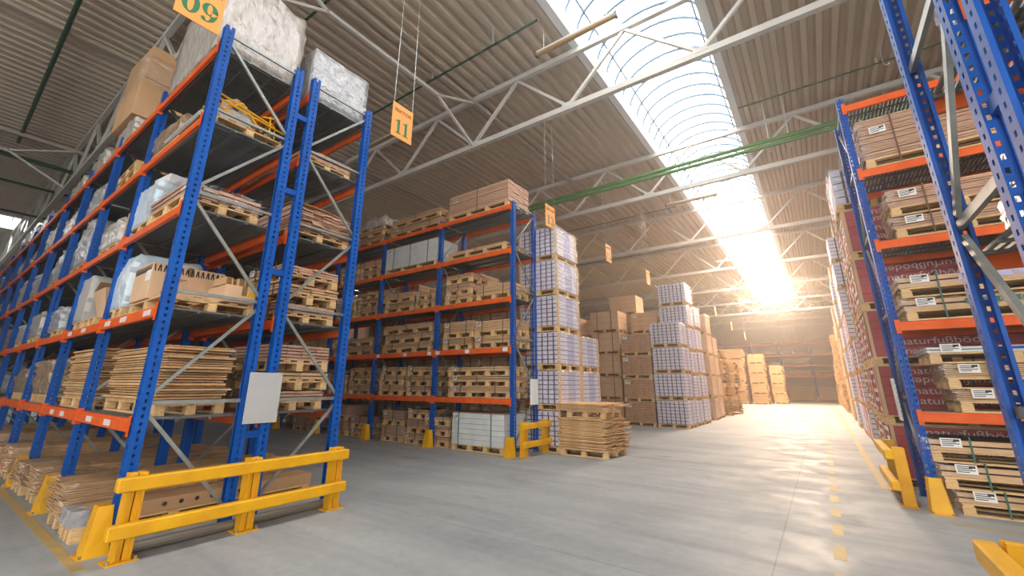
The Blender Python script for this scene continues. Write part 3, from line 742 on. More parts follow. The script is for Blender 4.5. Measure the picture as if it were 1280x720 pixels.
# white panel block on the fourth shelf, second bay, and a second one behind the post
def white_block(label, L, D, H, loc, n=8, straps=(-.3,0,.3), group=None):
    t = thing('panel_block', uniq(label), 'panel pack', loc, J(.006), group); add_pallet(t, L, D)
    b=MB().m('pale')
    r=random.Random(3)
    for i in range(n):
        b.box(-L/2+r.uniform(0,.01),L/2-r.uniform(0,.01),-D/2,D/2,i*H/n+.002,(i+1)*H/n-.003,.004)
    ob('panels', b.mesh('panels'), t, (0,0,.145))
    ob('cover_board', MB().m('kraft').box(-L/2,L/2,-D/2,D/2,0,.014).mesh('c'), t, (0,0,.147+H))
    for s in straps: ob('strap', strap_mesh(L,D,H+.02,[0],-.08,'strap'), t, (s*L,0,.145))
    ob('paper_label', paper_mesh(.14,.12), t, (-L*.42,-D/2-.006,.145+H*.85))
    return t
white_block('long white panel block with green straps, middle rack, fourth shelf, second bay',2.3,.9,.68,(-9.72,yc,TC[3]),n=9,straps=(-.33,0,.33))
white_block('short white panel block just inside the end bay, middle rack, fourth shelf',.62,.55,.36,(-7.95,yc+.62,TC[3]+.02),n=4,straps=())
white_block('big white panel block with green straps on the floor, middle rack end bay',1.62,.9,.72,(-6.92,yc+.02,0),n=6,straps=(-.36,.27))
# remaining bays
for bi in range(2,8):
    xa=-5.87-2.57*(bi+1)+.15; nm=['third','fourth','fifth','sixth','seventh','eighth'][bi-2]+' bay'
    for si in range(5):
        if bi>4 and si<2: continue
        sh=ORD[si+1]
        if (bi+si)%3==0: stackb(MR,xa,xa+2.2,yc,TC[si],[.13,.12] if si%2 else [.12,.11,.1],sh,nm,'')
        else:
            stackb(MR,xa,xa+1.05,yc,TC[si],[.14,.16],sh,nm,'inner side'); stackb(MR,xa+1.15,xa+2.25,yc,TC[si],[.13,.2] if si%2 else [.16,.1,.1],sh,nm,'aisle side')
load_wrapped('lumpy plastic-wrapped pack, middle rack, top shelf, third bay',1.1,.8,.35,(-11.7,yc,TC[4]+.62),31,'wrapmat',pal=False)
# floor level of the middle rack: small tilted-looking stacks of pallets
fl_items=[(-8.25,-7.85,[.1,.1,.08],'end bay','inner side'),(-9.5,-8.62,[.12,.22,.1],'second bay','aisle side'),(-10.5,-9.62,[.26,.28],'second bay','inner side'),(-12.0,-11.1,[.1,.2],'third bay','aisle side'),(-13.2,-12.2,[.3,.3],'third bay','inner side'),(-15.4,-14.3,[.3,.2],'fourth bay','inner side')]
for a,b_,ly,bay,sd in fl_items:
    w=max(.85,b_-a); stackb(MR,b_-w,b_,yc+.02,0,ly,'floor level',bay,sd,matn='board_pink')

# nearest left rack, front row (y 1.50 to 2.60)
NR='nearest left rack'; ya=1.5+.5; DK=.004
load_wrapped('huge grey plastic-wrapped block with loose film on the top end shelf, nearest left rack',1.75,1.1,1.36,(-6.78,ya+.03,TA[4]+DK),5,'wrapmat',amp=.022,top=.06,taper=.03,pal=False,name='wrapped_block')
def carton_box(label, L, D, H, loc, rz=0, m='kraft', zig=False, tape=True, tag_=None, marks=False, cat='cardboard box'):
    t = thing('cardboard_box', uniq(label), cat, loc, rz)
    b=MB().m(m).box(-L/2,L/2,-D/2,D/2,0,H,.006); b.m('kraft_light' if m!='kraft_light' else 'kraft')
    ob('carton', b.mesh('carton'), t)
    if tape: ob('tape', MB().m('lamp_brown').box(-L/2-.002,L/2+.002,-.03,.03,H,H+.003).box(-L/2-.003,-L/2,-.03,.03,H-.12,H+.003).box(L/2,L/2+.003,-.03,.03,H-.12,H+.003).mesh('tape'), t)
    if zig:
        z=MB().m('black')
        for (ax,n,half) in (('x',22,L),('y',26,D)):
            st=half*.94/n
            for k in range(n):
                a=-half*.47+k*st; s=(k%2)*2-1; zc=H*.86; dh=H*.09
                if ax=='x': z.hexa([(a,-D/2-.003,zc-dh),(a+st*.45,-D/2-.003,zc-dh),(a+st*.45,-D/2,zc-dh),(a,-D/2,zc-dh),(a+s*st*.4,-D/2-.003,zc+dh),(a+st*.45+s*st*.4,-D/2-.003,zc+dh),(a+st*.45+s*st*.4,-D/2,zc+dh),(a+s*st*.4,-D/2,zc+dh)])
                else: z.hexa([(L/2,a,zc-dh),(L/2+.003,a,zc-dh),(L/2+.003,a+st*.45,zc-dh),(L/2,a+st*.45,zc-dh),(L/2,a+s*st*.4,zc+dh),(L/2+.003,a+s*st*.4,zc+dh),(L/2+.003,a+st*.45+s*st*.4,zc+dh),(L/2,a+st*.45+s*st*.4,zc+dh)])
        ob('zigzag_print', z.mesh('z'), t)
    if marks:
        p=MB().m('ink')
        for (yy,zz,w) in ((-.28,.62,.2),(-.28,.58,.16),(-.34,.22,.18),(-.34,.19,.12),(.1,.2,.1)): p.box(L/2,L/2+.002,yy*D,yy*D+w,zz*H,zz*H+.006)
        ob('small_print', p.mesh('p'), t)
    if tag_:
        w,h,px,pz,mm,side=tag_
        q=MB().m(mm)
        if side=='x': q.box(L/2,L/2+.004,px-w/2,px+w/2,pz-h/2,pz+h/2)
        else: q.box(px-w/2,px+w/2,-D/2-.004,-D/2,pz-h/2,pz+h/2)
        ob('sticker', q.mesh('s'), t)
    return t
# top shelf, second bay: two big cartons stacked, wrapped round the middle
load_wrapped('low wrapped load under the tall carton pair on the top shelf, nearest left rack',1.2,.95,.34,(-10.35,ya,TA[4]+DK),12,'wrapmat',top=.03,taper=0,amp=.02)
carton_box('big tan carton, lower of the tall pair on the top shelf, nearest left rack',1.3,1.05,.82,(-10.45,ya-.05,TA[4]+.53),.02)
carton_box('big tan carton, upper of the tall pair, wrapped with film, nearest left rack',1.25,1.0,.72,(-10.4,ya-.05,TA[4]+1.36),.04)
thing('film_wrap',uniq('band of clear plastic film round the upper carton of the tall pair'),'plastic film',(-10.4,ya-.05,TA[4]+1.22),me=shell_mesh(1.40,1.13,.6,4))
load_wrapped('sagging wrapped pallet stack on the top shelf, third bay, nearest left rack',1.3,.9,.5,(-12.5,ya,TA[4]+DK),9,'wrapmat',top=.3)
load_wrapped('dull wrapped heap on the top shelf, fourth bay, nearest left rack',1.4,.9,.35,(-14.4,ya,TA[4]+DK),10,'wrapmat',top=.3)
carton_box('tan open-topped carton behind the tall pair on the top shelf',.6,.6,.5,(-9.25,ya+.2,TA[4]+.02),.2)
# fourth shelf
t = thing('wooden_pallet',uniq('bare pallet carrying the yellow tube frames, nearest left rack, fourth shelf'),'pallet',(-6.5,ya+.08,TA[3]+DK)); d,sk=pallet_parts(1.2,1.0); ob('deck',d,t); [ob('skid',s,t) for s in sk]
t = thing('tube_frame',uniq('jumble of bent yellow tube frames on the fourth shelf, nearest left rack'),'metal frame',(-6.35,ya+.05,TA[3]+.20))
r=random.Random(12)
def yt(pts,rad=.013): ob('yellow_tube', MB().m('yellow').tube(pts,rad,6).mesh('tube'), t)
for x in (.36,.12,-.15): yt([(x,-.42,.0),(x,-.40,.30),(x,.36,.17),(x,.38,-.02)])
yt([(.38,-.46,.22),(.40,.48,.10)]); yt([(.38,-.46,.10),(.42,.1,.0)]); yt([(.36,-.4,.0),(.36,-.1,.30)]); yt([(.34,-.1,.32),(.36,.2,.0)]); yt([(.37,.28,.3),(.38,.30,.0)]); yt([(.3,.2,.28),(.46,.36,.26)]); yt([(-.3,-.4,.2),(.4,-.38,.28)]); yt([(-.3,.3,.15),(.4,.3,.18)]); yt([(.4,.0,.02),(.44,.12,.03)])
ob('grey_bag', lumpy(.42,.36,.26,8,.03,.3,.2,'pvc'), t, (.1,-.12,-.03)); ob('cardboard_piece', MB().m('kraft').box(-.12,.12,-.1,.1,0,.1).mesh('c'), t, (.2,-.14,.24), .5)
thing('white_sheet',uniq('stack of pale sheets lying on the fourth shelf beam side, nearest left rack'),'sheet',(-6.75,ya-.32,TA[3]+.16),me=boards_mesh(1.3,.3,.07,4,'pale',.02,1,.02))
load_wrapped('brownish wrapped pallet bundle leaning over the fourth shelf beam, nearest left rack',1.15,.85,.5,(-7.5,ya-.02,TA[3]+DK),15,'wrap_brown',top=.3,taper=.3)
for i in range(3): bare_pallet(1.2,.9,(-9.6+J(.05),ya+J(.04),TA[3]+DK+.15*i),J(.04),uniq('dark weathered pallet, %s of three on the fourth shelf, second bay, nearest left rack'%['lowest','middle','top'][i]))
load_wrapped('small wrapped bale on the fourth shelf, third bay, nearest left rack',1.2,.85,.55,(-11.7,ya,TA[3]+DK),17,'wrap_silver',top=.2)
load_wrapped('small wrapped bale on the fourth shelf, fourth bay, nearest left rack',1.3,.85,.5,(-14.0,ya,TA[3]+DK),18,'wrapmat',top=.2)
# third shelf
load_boards('wrapped pale board pack at the aisle end of the third shelf, nearest left rack',1.25,.86,.17,(-6.52,ya-.06,TA[2]+DK),0,3,'board_pink',.055,5,.02,0,'strap',False,False,film=True)
load_wrapped('blue and white wrapped carton pallet on the third shelf, nearest left rack',.95,.85,.62,(-7.72,ya-.03,TA[2]+DK),21,'wrap_bluewhite',top=.06,taper=.03,amp=.02)
carton_box('white and blue carton on top of the wrapped carton pallet, third shelf',.5,.5,.16,(-7.65,ya-.1,TA[2]+.785),.1,'white',tag_=(.3,.05,0,.05,'cyan','y'))
carton_box('tall tan carton at the second upright, third shelf, nearest left rack',.5,.8,.6,(-8.55,ya,TA[2]+DK),0.02)
load_wrapped('grey wrapped heap on the third shelf, second bay, nearest left rack',1.1,.85,.5,(-9.5,ya,TA[2]+DK),22,'wrapmat',top=.3)
load_wrapped('silver wrapped tall pallet on the third shelf, third bay, nearest left rack',1.15,.85,.95,(-11.6,ya,TA[2]+DK),23,'wrap_silver',top=.1,amp=.06)
load_wrapped('silver wrapped low pallet on the third shelf, fourth bay, nearest left rack',1.15,.85,.7,(-13.7,ya,TA[2]+DK),24,'wrap_silver',top=.1)
# second shelf
bare_pallet(1.25,1.0,(-6.55,ya+.05,TA[1]+DK),0,'pallet under the big zigzag-printed carton, second shelf, nearest left rack')
carton_box('big tan carton printed with a black zigzag band, second shelf, nearest left rack',0.66,.80,.46,(-6.80,ya-.08,TA[1]+.152),0.0,'kraft_light',zig=True,marks=True,tag_=(.16,.13,.22,.30,'white','y'))
carton_box('small tan carton with yellow sticker beside the zigzag carton, second shelf',.56,.44,.22,(-6.16,ya+.36,TA[1]+.152),0,'kraft_light',tag_=(.1,.05,.1,.12,'yellow','x'))
for i,(dx,dy) in enumerate(((.12,-.1),(.12,.06),(.1,.2))): carton_box('tiny tan carton on the yellow-sticker carton, %s of a row of three'%['first','middle','last'][i],.3,.11,.10,(-6.1,ya+.28+dy,TA[1]+.376),J(.05),'kraft')
carton_box('narrow tan carton standing between the zigzag carton and the small cartons',.3,.10,.24,(-6.75,ya+.41,TA[1]+.152),0,'kraft')
carton_box('flat tan carton stood upright on the shelf left of the zigzag carton',.08,.8,.42,(-7.24,ya-.02,TA[1]+.004),0,'kraft_light')
load_wrapped('tall bluish-white wrapped pallet beside the zigzag-printed carton, nearest left rack',.74,.86,.80,(-7.86,ya-.03,TA[1]+DK),27,'wrap_bluewhite',top=.08,taper=.18,amp=.03)
def tray(label, loc):
    t=thing('open_carton',uniq(label),'cardboard box',loc)
    b=MB().m('kraft_light'); w,d,h=.36,.36,.46
    for sx,sy in ((0,-1),(1,0),(0,1),(-1,0)):
        if sx: b.hexa([(sx*w*.7,-d*.7,0),(sx*w*.7,d*.7,0),(sx*(w*.7-.01),d*.7,0),(sx*(w*.7-.01),-d*.7,0),(sx*w,-d,h),(sx*w,d,h),(sx*(w-.01),d,h),(sx*(w-.01),-d,h)])
        else: b.hexa([(-w*.7,sy*d*.7,0),(w*.7,sy*d*.7,0),(w*.7,sy*(d*.7-.01),0),(-w*.7,sy*(d*.7-.01),0),(-w,sy*d,h),(w,sy*d,h),(w,sy*(d-.01),h),(-w,sy*(d-.01),h)])
    b.box(-w*.7,w*.7,-d*.7,d*.7,0,.01); ob('tray', b.mesh('tray'), t)
    ob('flap', MB().m('kraft').hexa([(-w,-d,h),(-w,d,h),(-w-.01,d,h),(-w-.01,-d,h),(-w+.28,-d,h+.14),(-w+.28,d,h+.14),(-w+.27,d,h+.14),(-w+.27,-d,h+.14)]).mesh('flap'), t); return t
bare_pallet(.8,.86,(-9.3,ya-.02,TA[1]+DK),0,'small pallet under the open tan carton, second shelf, nearest left rack')
tray('flared open tan carton on a pallet, second shelf near the second upright',(-9.25,ya-.06,TA[1]+.155))
load_wrapped('pale grey wrapped stack behind the open carton, second shelf, nearest left rack',.9,.9,.78,(-10.2,ya,TA[1]+DK),29,'pvc',top=.04,taper=.02,amp=.015)
load_wrapped('silver wrapped bale on the second shelf, third bay, nearest left rack',1.2,.85,.5,(-12.3,ya,TA[1]+DK),30,'wrap_silver',top=.2)
load_wrapped('dull wrapped bale on the second shelf, fourth bay, nearest left rack',1.2,.85,.6,(-14.5,ya,TA[1]+DK),33,'wrapmat',top=.2)
# deeper bays of the front row
for bi in range(4,9):
    for si in range(5):
        if (bi*3+si)%4==0: continue
        load_wrapped('wrapped pallet deep in the nearest left rack, %s, %s bay'%(ORD[si+1],NTH[bi]),1.4,.85,.35+.12*((bi+si)%4),(-5.8-BAYA*(bi+.5),ya,TA[si]+DK),40+bi*7+si,rnd.choice(('wrapmat','wrap_silver','wrap_brown')),top=.25)
# loose sheets
def sheet_pile(x0,x1,y,z,n,t0,label,group,D=.85,m='sheet',xj=.12,th=(.014,.03),pal=True,plabel=None, rzj=.02, spread=None):
    L=x1-x0
    if pal: bare_pallet(min(L,2.2),D,((x0+x1)/2,y,z),0,plabel); z+=.146
    r=random.Random(t0); meshes=[]
    for v in range(5):
        tt=r.uniform(*th); b=MB().m(m); b.box(-L/2,L/2,-D/2,D/2,0,tt,.002)
        if v%2: b.box(-L/2+.1*v,L/2-.08,-D/2-.02,-D/2+.1,.002,tt*.6)
        meshes.append((b.mesh('sheet'),tt))
    for i in range(n):
        me,tt=meshes[i%5]
        o=thing('loose_board',label,'board',((x0+x1)/2+r.uniform(-xj,xj),y+r.uniform(-.025,.025),z),r.uniform(-rzj,rzj),group,me=me)
        z+=tt+ (spread or .003)
    return z
zt=sheet_pile(-8.05,-6.05,ya+.08,TA[0]+DK,21,1,'thin loose wooden board in the tall pile on the first shelf, nearest left rack','loose boards on the first shelf, end bay',pal=True,plabel='pallet under the tall pile of loose boards, first shelf, nearest left rack',D=.7,spread=.009)
sheet_pile(-9.95,-8.35,ya,TA[0]+DK,22,2,'thin loose board in the second pile on the first shelf, nearest left rack','loose boards on the first shelf, second bay',pal=True,plabel='pallet under the second pile of loose boards, first shelf, nearest left rack',D=.8,spread=.008)
load_wrapped('brown wrapped board bundle on the first shelf, third bay, nearest left rack',1.4,.85,.62,(-11.75,ya,TA[0]+DK),35,'wrap_brown',top=.05,taper=.03,amp=.06)
load_wrapped('brown wrapped board bundle on the first shelf, fourth bay, nearest left rack',1.4,.85,.5,(-14.1,ya,TA[0]+DK),36,'wrap_brown',top=.05,amp=.05)
# floor level: long bundles lying on pallets
def bundle(label,x0,x1,y,z,H,D,seed,m='board',filmed=True,pal=True,th=.022):
    L=x1-x0
    if pal: return load_boards(label,L,D,H,((x0+x1)/2,y,z),J(.006),seed,m,th,3,.02,0,'strap',False,False,film=filmed,cat='board bundle')
def ybundle(label, x, W, H, y0, y1, seed, m='sheet', z=0, th=.022):
    t=thing('board_bundle',uniq(label),'board bundle',(x,(y0+y1)/2,z),J(.01)); L=y1-y0
    p=add_pallet(t,L*.97,W*.95); p.rotation_euler.z=PI/2
    o=ob('boards',boards_mesh(L,W,H,seed,m,th,3,.03),t,(0,0,.146),PI/2)
    ob('wrap_film', shell_mesh(.5,W+.05,H+.04,seed), t, (0,-L/2+.21,.14), PI/2)
    return t
for k,(x,W,H) in enumerate(((-7.15,.72,.33),(-8.85,.7,.30),(-9.85,.7,.26),(-11.3,.75,.36),(-12.2,.7,.3),(-13.75,.8,.42),(-14.65,.7,.38),(-16.1,.8,.4))):
    ybundle('film-ended long board bundle on the floor under the nearest left racks, %s from the aisle'%NTH[k],x,W,H,1.33+.03*(k%2),3.75,k+20,'board' if k%3==2 else 'sheet')
t=thing('long_carton',uniq('long flat tan carton with small printed symbols on the floor, nearest rack end'),'cardboard box',(-6.52,2.6,.0),0)
p=add_pallet(t,2.5,.42); p.rotation_euler.z=PI/2
ob('carton', MB().m('kraft').box(-.2,.2,-1.27,1.27,0,.14,.004).mesh('c'), t, (0,0,.146)); ob('end_wrap', MB().m('wrap_silver').box(-.206,.206,-1.28,-1.14,-.003,.147).mesh('e'), t, (0,0,.146))
for i in range(8): ob('printed_symbol', cached('sym',lambda: MB().m('ink').tube([(.2,0,.075),(.203,0,.075)],.024,10).mesh('p')), t, (0,-.5+.16*i,.146))
bare_pallet(1.2,.8,(-6.95,3.35,.0),PI/2,'empty pallet on the floor beside the long carton, nearest left racks') if False else None
thing('wood_batten',uniq('pale timber batten lying on the floor under the nearest rack end'),'batten',(-6.1,2.5,0),me=MB().m('pine').box(-.04,.04,-.9,.9,0,.07,.004).mesh('b'))

# rack standing back to back behind it (y 2.76 to 3.86)
BR='second left rack'; yb=2.76+.55
load_wrapped('silver film-wrapped carton block on the top shelf, second left rack',1.2,1.02,.93,(-6.5,yb,TA[4]+DK),71,'wrap_silver',amp=.008,top=.015,taper=0,pal=False)
load_boards('flat pack leaning against the silver block on the top shelf, second left rack',.9,.95,.6,(-7.65,yb,TA[4]+DK),0,5,'kraft_light',.3,1,.01,0,'strap',False,False)
stackb(BR,-7.1,-5.98,yb-.02,TA[3],[(.15,'board_pink')],'fourth shelf','end bay','',D=.8,th=.07)
load_boards('tall sagging stack of pink-brown boards, third shelf, second left rack',1.6,.98,.36,(-6.75,yb,TA[2]+DK),0,77,'board_pink',.022,6,.03,0,'strap',False,False)
cs=MB().m('kraft'); 
for i in range(8):
    a=-.45+i*.115; za=.10*abs(math.cos((a+.1)*2.2)); zb=.10*abs(math.cos((a+.215)*2.2)); cs.hexa([(-.5,a,za),(.5,a,za),(.5,a+.117,zb),(-.5,a+.117,zb),(-.5,a,za+.01),(.5,a,za+.01),(.5,a+.117,zb+.01),(-.5,a+.117,zb+.01)])
thing('bent_sheet',uniq('curled brown cardboard sheet lying on the tall stack of pink-brown boards'),'cardboard sheet',(-6.6,yb+.02,TA[2]+.53),me=cs.mesh('bent'))
stackb(BR,-7.1,-5.98,yb,TA[1],[(.14,'board_pink'),(.13,'board'),(.12,'board_pink')],'second shelf','end bay','',D=.86,th=.045)
stackb(BR,-7.1,-5.98,yb,TA[0],[(.12,'board_pink'),(.10,'board'),(.22,'board_pink')],'first shelf','end bay','',D=.86,th=.045)
for bi in range(0,4):
    for si in range(0,5):
        if bi==0 or (bi+si)%3==0: 
            if bi==0: 
                if si in (0,1): stackb(BR,-8.05,-7.2,yb,TA[si],[.12,.14],ORD[si+1],'end bay','inner side',D=.86)
                continue
        nm=['end','second','third','fourth'][bi]+' bay'; xa=-5.8-BAYA*(bi+1)+.15
        stackb(BR,xa,xa+2.0,yb,TA[si],[.14,.16],ORD[si+1],nm,'',D=.86)

# ---------------------------------------------------------------- floor stacks beyond the middle rack
def cstack(x,y,n,W,D,H,kind,desc,where,seed=0,cols=7,rows=7,edge=True,film_on=True,jit=.02,z0=0):
    z=z0
    for i in range(n):
        lay=['bottom','second','third','fourth','fifth','sixth','seventh'][i] if i<n-1 else 'topmost'
        load_cartons(f'{desc}, {lay} layer of the {where}',(x+J(jit),y+J(jit),z),W,D,H,seed+i,kind,J(.008),edge,film_on,cols=cols,rows=rows)
        z+=.146+H+.022
    return z
cstack(-5.78,10.02,6,1.16,1.2,.785,'lav','lavender carton block','six-high stack beside the middle rack end',cols=7,rows=7)
cstack(-5.80,11.32,3,1.1,1.15,.785,'lav','film-wrapped lavender cartons','three-high stack behind the six-high one',seed=1)
for k in range(9):
    cstack(-7.2-1.35*k,10.15,[4,5,4,5,4,3,4,5,4][k],1.2,1.0,.8,'tan','brown strapped cartons',NTH[k]+' stack hidden behind the middle rack',seed=k,cols=4,rows=8,edge=False,film_on=False)
# loose plank pile on pallets in the open aisle
PX,PY=-4.58,9.86
bare_pallet(1.15,1.1,(PX,PY,0),.0,'pallet on the open floor under the tall loose plank pile')
def plank_pile(z,n,seed,label,group,W=1.2,D=1.15,colsn=6):
    r=random.Random(seed); ms=[]
    for v in range(6):
        tt=r.uniform(.022,.034); b=MB().m('sheet'); 
        c=r.choice((3,4,5)); 
        for j in range(c):
            e=r.uniform(-.12,.13); b.box(-W/2+r.uniform(-.05,.03),W/2+e,-D/2+j*D/c+.004,-D/2+(j+1)*D/c-.004,0,tt*r.uniform(.8,1))
        ms.append((b.mesh('plank_layer',fix=False),tt))
    for i in range(n):
        me,tt=ms[r.randrange(6)]
        thing('plank_layer',label,'board',(PX+r.uniform(-.03,.04),PY+r.uniform(-.04,.04),z),r.uniform(-.035,.035),group,me=me); z+=tt+.007
    return z
z=plank_pile(.146,19,5,'layer of loose planks in the big lower part of the aisle plank pile','plank layers below the upper pallet of the aisle pile')
bare_pallet(.95,1.0,(PX+.05,PY,z),.03,'second pallet lying in the middle of the loose plank pile in the aisle'); z+=.15
plank_pile(z,5,6,'layer of loose planks on top of the aisle plank pile','plank layers above the upper pallet of the aisle pile')
# group beyond the cross aisle, front face near y = 17.4
Yg=17.4
cstack(-8.0+.5,Yg+1.0,5,1.3,1.1,.78,'cream','strapped smooth tan block','five-high tan stack past the cross aisle',cols=3,rows=3,edge=False,film_on=False)
cstack(-8.75,Yg+2.9,5,1.3,1.1,.78,'cream','smooth tan block','tan stack just behind the five-high tan stack',cols=3,rows=3,edge=False,film_on=False)
cstack(-7.2,Yg+2.6,6,1.3,1.1,.78,'cream','smooth tan block','six-high tan stack beyond the cross aisle',cols=3,rows=4,edge=False,film_on=False)
cstack(-9.9,Yg+1.9,5,1.3,1.1,.78,'tan','plain brown block','dark brown stack left of the tan stacks',cols=3,rows=4,edge=False,film_on=False)
cstack(-6.02,Yg+.58,4,1.22,1.1,.735,'tan','white-labelled brown block','four-high brown stack beside the lavender ones',cols=6,rows=8,edge=False,film_on=False)
cstack(-6.1,Yg+2.2,5,1.2,1.1,.78,'cream','labelled tan block','tan stack behind the brown four-high stack',cols=3,rows=4,edge=False,film_on=False)
cstack(-4.78,Yg+.55,4,1.16,1.1,.83,'lav','lavender cartons','front lavender stack beside the brown four-high stack',cols=7,rows=7,edge=False)
cstack(-4.72,Yg+1.8,6,1.12,1.1,.80,'lav','lavender cartons','tallest lavender stack, second along the aisle edge',cols=7,rows=7,edge=False)
cstack(-4.72,Yg+3.1,5,1.12,1.1,.82,'lav','lavender cartons','third lavender stack along the aisle edge',cols=6,rows=6,edge=False)
cstack(-4.75,Yg+5.6,5,1.1,1.1,.82,'cream','pale cartons on pallet','pale stack beyond the lavender stacks',cols=5,rows=6,edge=False)
cstack(-4.80,Yg+7.1,4,1.1,1.1,.82,'cream','pale cartons on pallet','second pale stack beyond the lavender stacks',cols=5,rows=6,edge=False)
for k,(x,y,n) in enumerate(((-4.9,27.0,5),(-4.6,28.6,4),(-6.4,27.4,5))):
    z=0
    for i in range(n):
        lay=['bottom','second','third','fourth','fifth'][i] if i<n-1 else 'topmost'
        load_boards(f'ragged plank bundle, {lay} layer of the {NTH[k]} ragged stack on the left aisle edge',1.25,1.15,.62-.04*i,(x+J(.08),y+J(.05),z),J(.05),k*9+i,'sheet',.045,4,.07,1,'strap',False,True); z+=.145+.62-.04*i+.01
# far pale plank stacks
for k,(x0,x1,y,n,h) in enumerate(((-9.0,-5.45,44.5,5,.80),(-13,-9.3,44.8,5,.8),(-5.1,-3.9,44.5,5,.70),(-3.7,-2.7,46.5,4,.68))):
    z=0
    for i in range(n):
        lay=['bottom','second','third','fourth','fifth'][i] if i<n-1 else 'topmost'
        load_boards(f'wide pale plank block, {lay} layer, {NTH[k]} stack before the far rack',x1-x0,1.2,h,((x0+x1)/2,y,z),0,k*5+i,'sheet',.09,3,.06,0,'strap',False,True); z+=.145+h+.01
# loads on the far rack
TF=[0,2.57,3.73,4.83,6.03]
for b_ in range(6):
    for si in range(5):
        if (b_+si*2)%7==4: continue
        xa=2.2-2.75*(b_+1)+.2; w=1.05 if (b_*si)%2 else 2.3
        sh=['floor level','first shelf','second shelf','third shelf','top shelf'][si]
        for q in range(1 if w>2 else 2):
            load_boards(f"pale board pack, far rack, {sh}, {NTH[b_]} bay from its right end{', '+['left','right'][q]+' pack' if w<2 else ''}",w,.9,(.3+.1*((b_+si)%4)) if si else 1.3,(xa+w/2+q*1.2,57.1,TF[si]+.01),0,b_+si,('board_pink','sheet','kraft_light','tan')[(b_+si)%4],.12,3,.02,0,'strap',False,True)

# ---------------------------------------------------------------- goods on the right
def red_cartons(label, W, D, H, loc, seed, rows=5, faces=True, deepx=None):
    """long dark red cartons lettered on the long -y side, labelled on the -x end"""
    t=thing('red_carton_stack', uniq(label), 'carton stack', loc, J(.004)); add_pallet(t, W, D)
    def f():
        b=MB().m('red_core').box(-W/2+.02,W/2-.02,-D/2+.02,D/2-.02,0,H-.01); r=random.Random(seed); rh=H/rows; n=5; cw=D/n; b.m('red')
        for i in range(rows):
            for j in range(n):
                o=r.uniform(0,.014); b.box(-W/2+o,W/2-o,-D/2+j*cw+.002,-D/2+(j+1)*cw-.004,i*rh+.003,(i+1)*rh-.004)
        return b.mesh('cartons',fix=False)
    ob('cartons', cached(('red',W,D,H,rows,seed%2),f), t, (0,0,.146))
    def lf():
        b=MB().m('white'); r=random.Random(seed+5); rh=H/rows; cw=D/5
        for i in range(rows):
            for j in (r.sample(range(5),3)): y=-D/2+(j+.5)*cw; b.box(-W/2-.004,-W/2+.016,y-.05,y+.05,(i+.3)*rh,(i+.7)*rh)
        return b.mesh('end_labels',fix=False)
    ob('end_labels', cached(('redlab',W,D,H,rows,seed%4),lf), t, (0,0,.146))
    ob('corner_board', cached(('rc',W,D,H),lambda: MB().m('kraft_light').box(-W/2-.012,-W/2+.05,-D/2-.012,-D/2+.0,0,H).box(-W/2-.012,-W/2,-D/2-.012,-D/2+.06,0,H).box(-W/2-.012,-W/2,D/2-.06,D/2+.012,0,H).box(-W/2-.01,W/2,-D/2-.01,D/2,H,H+.016).mesh('cb')), t, (0,0,.146))
    if faces:
        rh=H/rows
        for i in range(rows):
            o=ob('lettering', text_mesh('naturfußböden', .155, 'grey_print', .001), t, (-W/2+ (.95 if i%2 else 1.0), -D/2-.016, .146+(i+.5)*rh)); o.rotation_euler=(PI/2, PI if i==rows-2 else 0, 0); o.scale=(1.25,1,1)
            if W>2.2:
                o=ob('lettering', text_mesh('naturfußböden', .155, 'grey_print', .001), t, (-W/2+2.35, -D/2-.016, .146+(i+.5)*rh)); o.rotation_euler=(PI/2, PI if i==rows-2 else 0, 0); o.scale=(1.0,1,1)
    return t
for k,(W,D,y,x0,n,H) in enumerate(((3.0,1.1,10.28,.78,5,.78),(1.3,1.1,11.5,.82,6,.79),(1.3,1.1,12.75,.85,4,.8))):
    z=0
    for i in range(n):
        lay=['bottom','second','third','fourth','fifth'][i] if i<n-1 else 'topmost'
        red_cartons(f'dark red lettered cartons, {lay} layer of the {NTH[k]} red stack behind the right rack',W,D,H,(x0+W/2+J(.015),y,z),k*7+i,5,faces=(k==0)); z+=.146+H+.02
cstack(.75+.55,10.28,1,1.1,1.1,.72,'lav','lavender carton pallet with film','first red stack behind the right rack',cols=6,rows=5,edge=False,z0=4.73)
cstack(5.2,10.28,4,2.6,1.1,.8,'tan','brown carton pallet','brown stack right of the first red stack',cols=5,rows=6,edge=False,film_on=False)
rk=['mixed','mixed','lav','mixed','lav','cream','cream','cream']
for k,(y,n,x) in enumerate(((16.6,3,1.5),(17.9,4,1.48),(19.2,7,1.5),(20.5,6,1.55),(22.5,6,1.5),(24,7,1.6),(27,5,1.55),(30,6,1.6))):
    cstack(x,y,n,1.1,1.15,.80,rk[k],['red and white','red and white','pale','red and white','pale','cream','cream','cream'][k]+' cartons',NTH[k]+' right aisle-edge stack after the gap',seed=k,cols=5,rows=6,edge=False,film_on=False)
    if k in (2,4): cstack(x+1.3,y,n,1.1,1.15,.80,'tan','brown carton pallet','brown stack just right of the '+NTH[k]+' aisle-edge stack',seed=k,cols=5,rows=6,edge=False,film_on=False)
for k,(y,n) in enumerate(((34,6),(36,5),(39,6),(42,5),(46,4),(50,4))):
    z=0
    for i in range(n):
        lay=['bottom','second','third','fourth','fifth'][i] if i<n-1 else 'topmost'
        load_boards(f'ragged pale plank bundle, {lay} layer, {NTH[k]} far plank stack on the right',1.3,1.1,.7,(1.7+J(.1),y,z),J(.04),k*9+i,'sheet',.06,4,.08,0,'strap',False,True); z+=.145+.7+.01
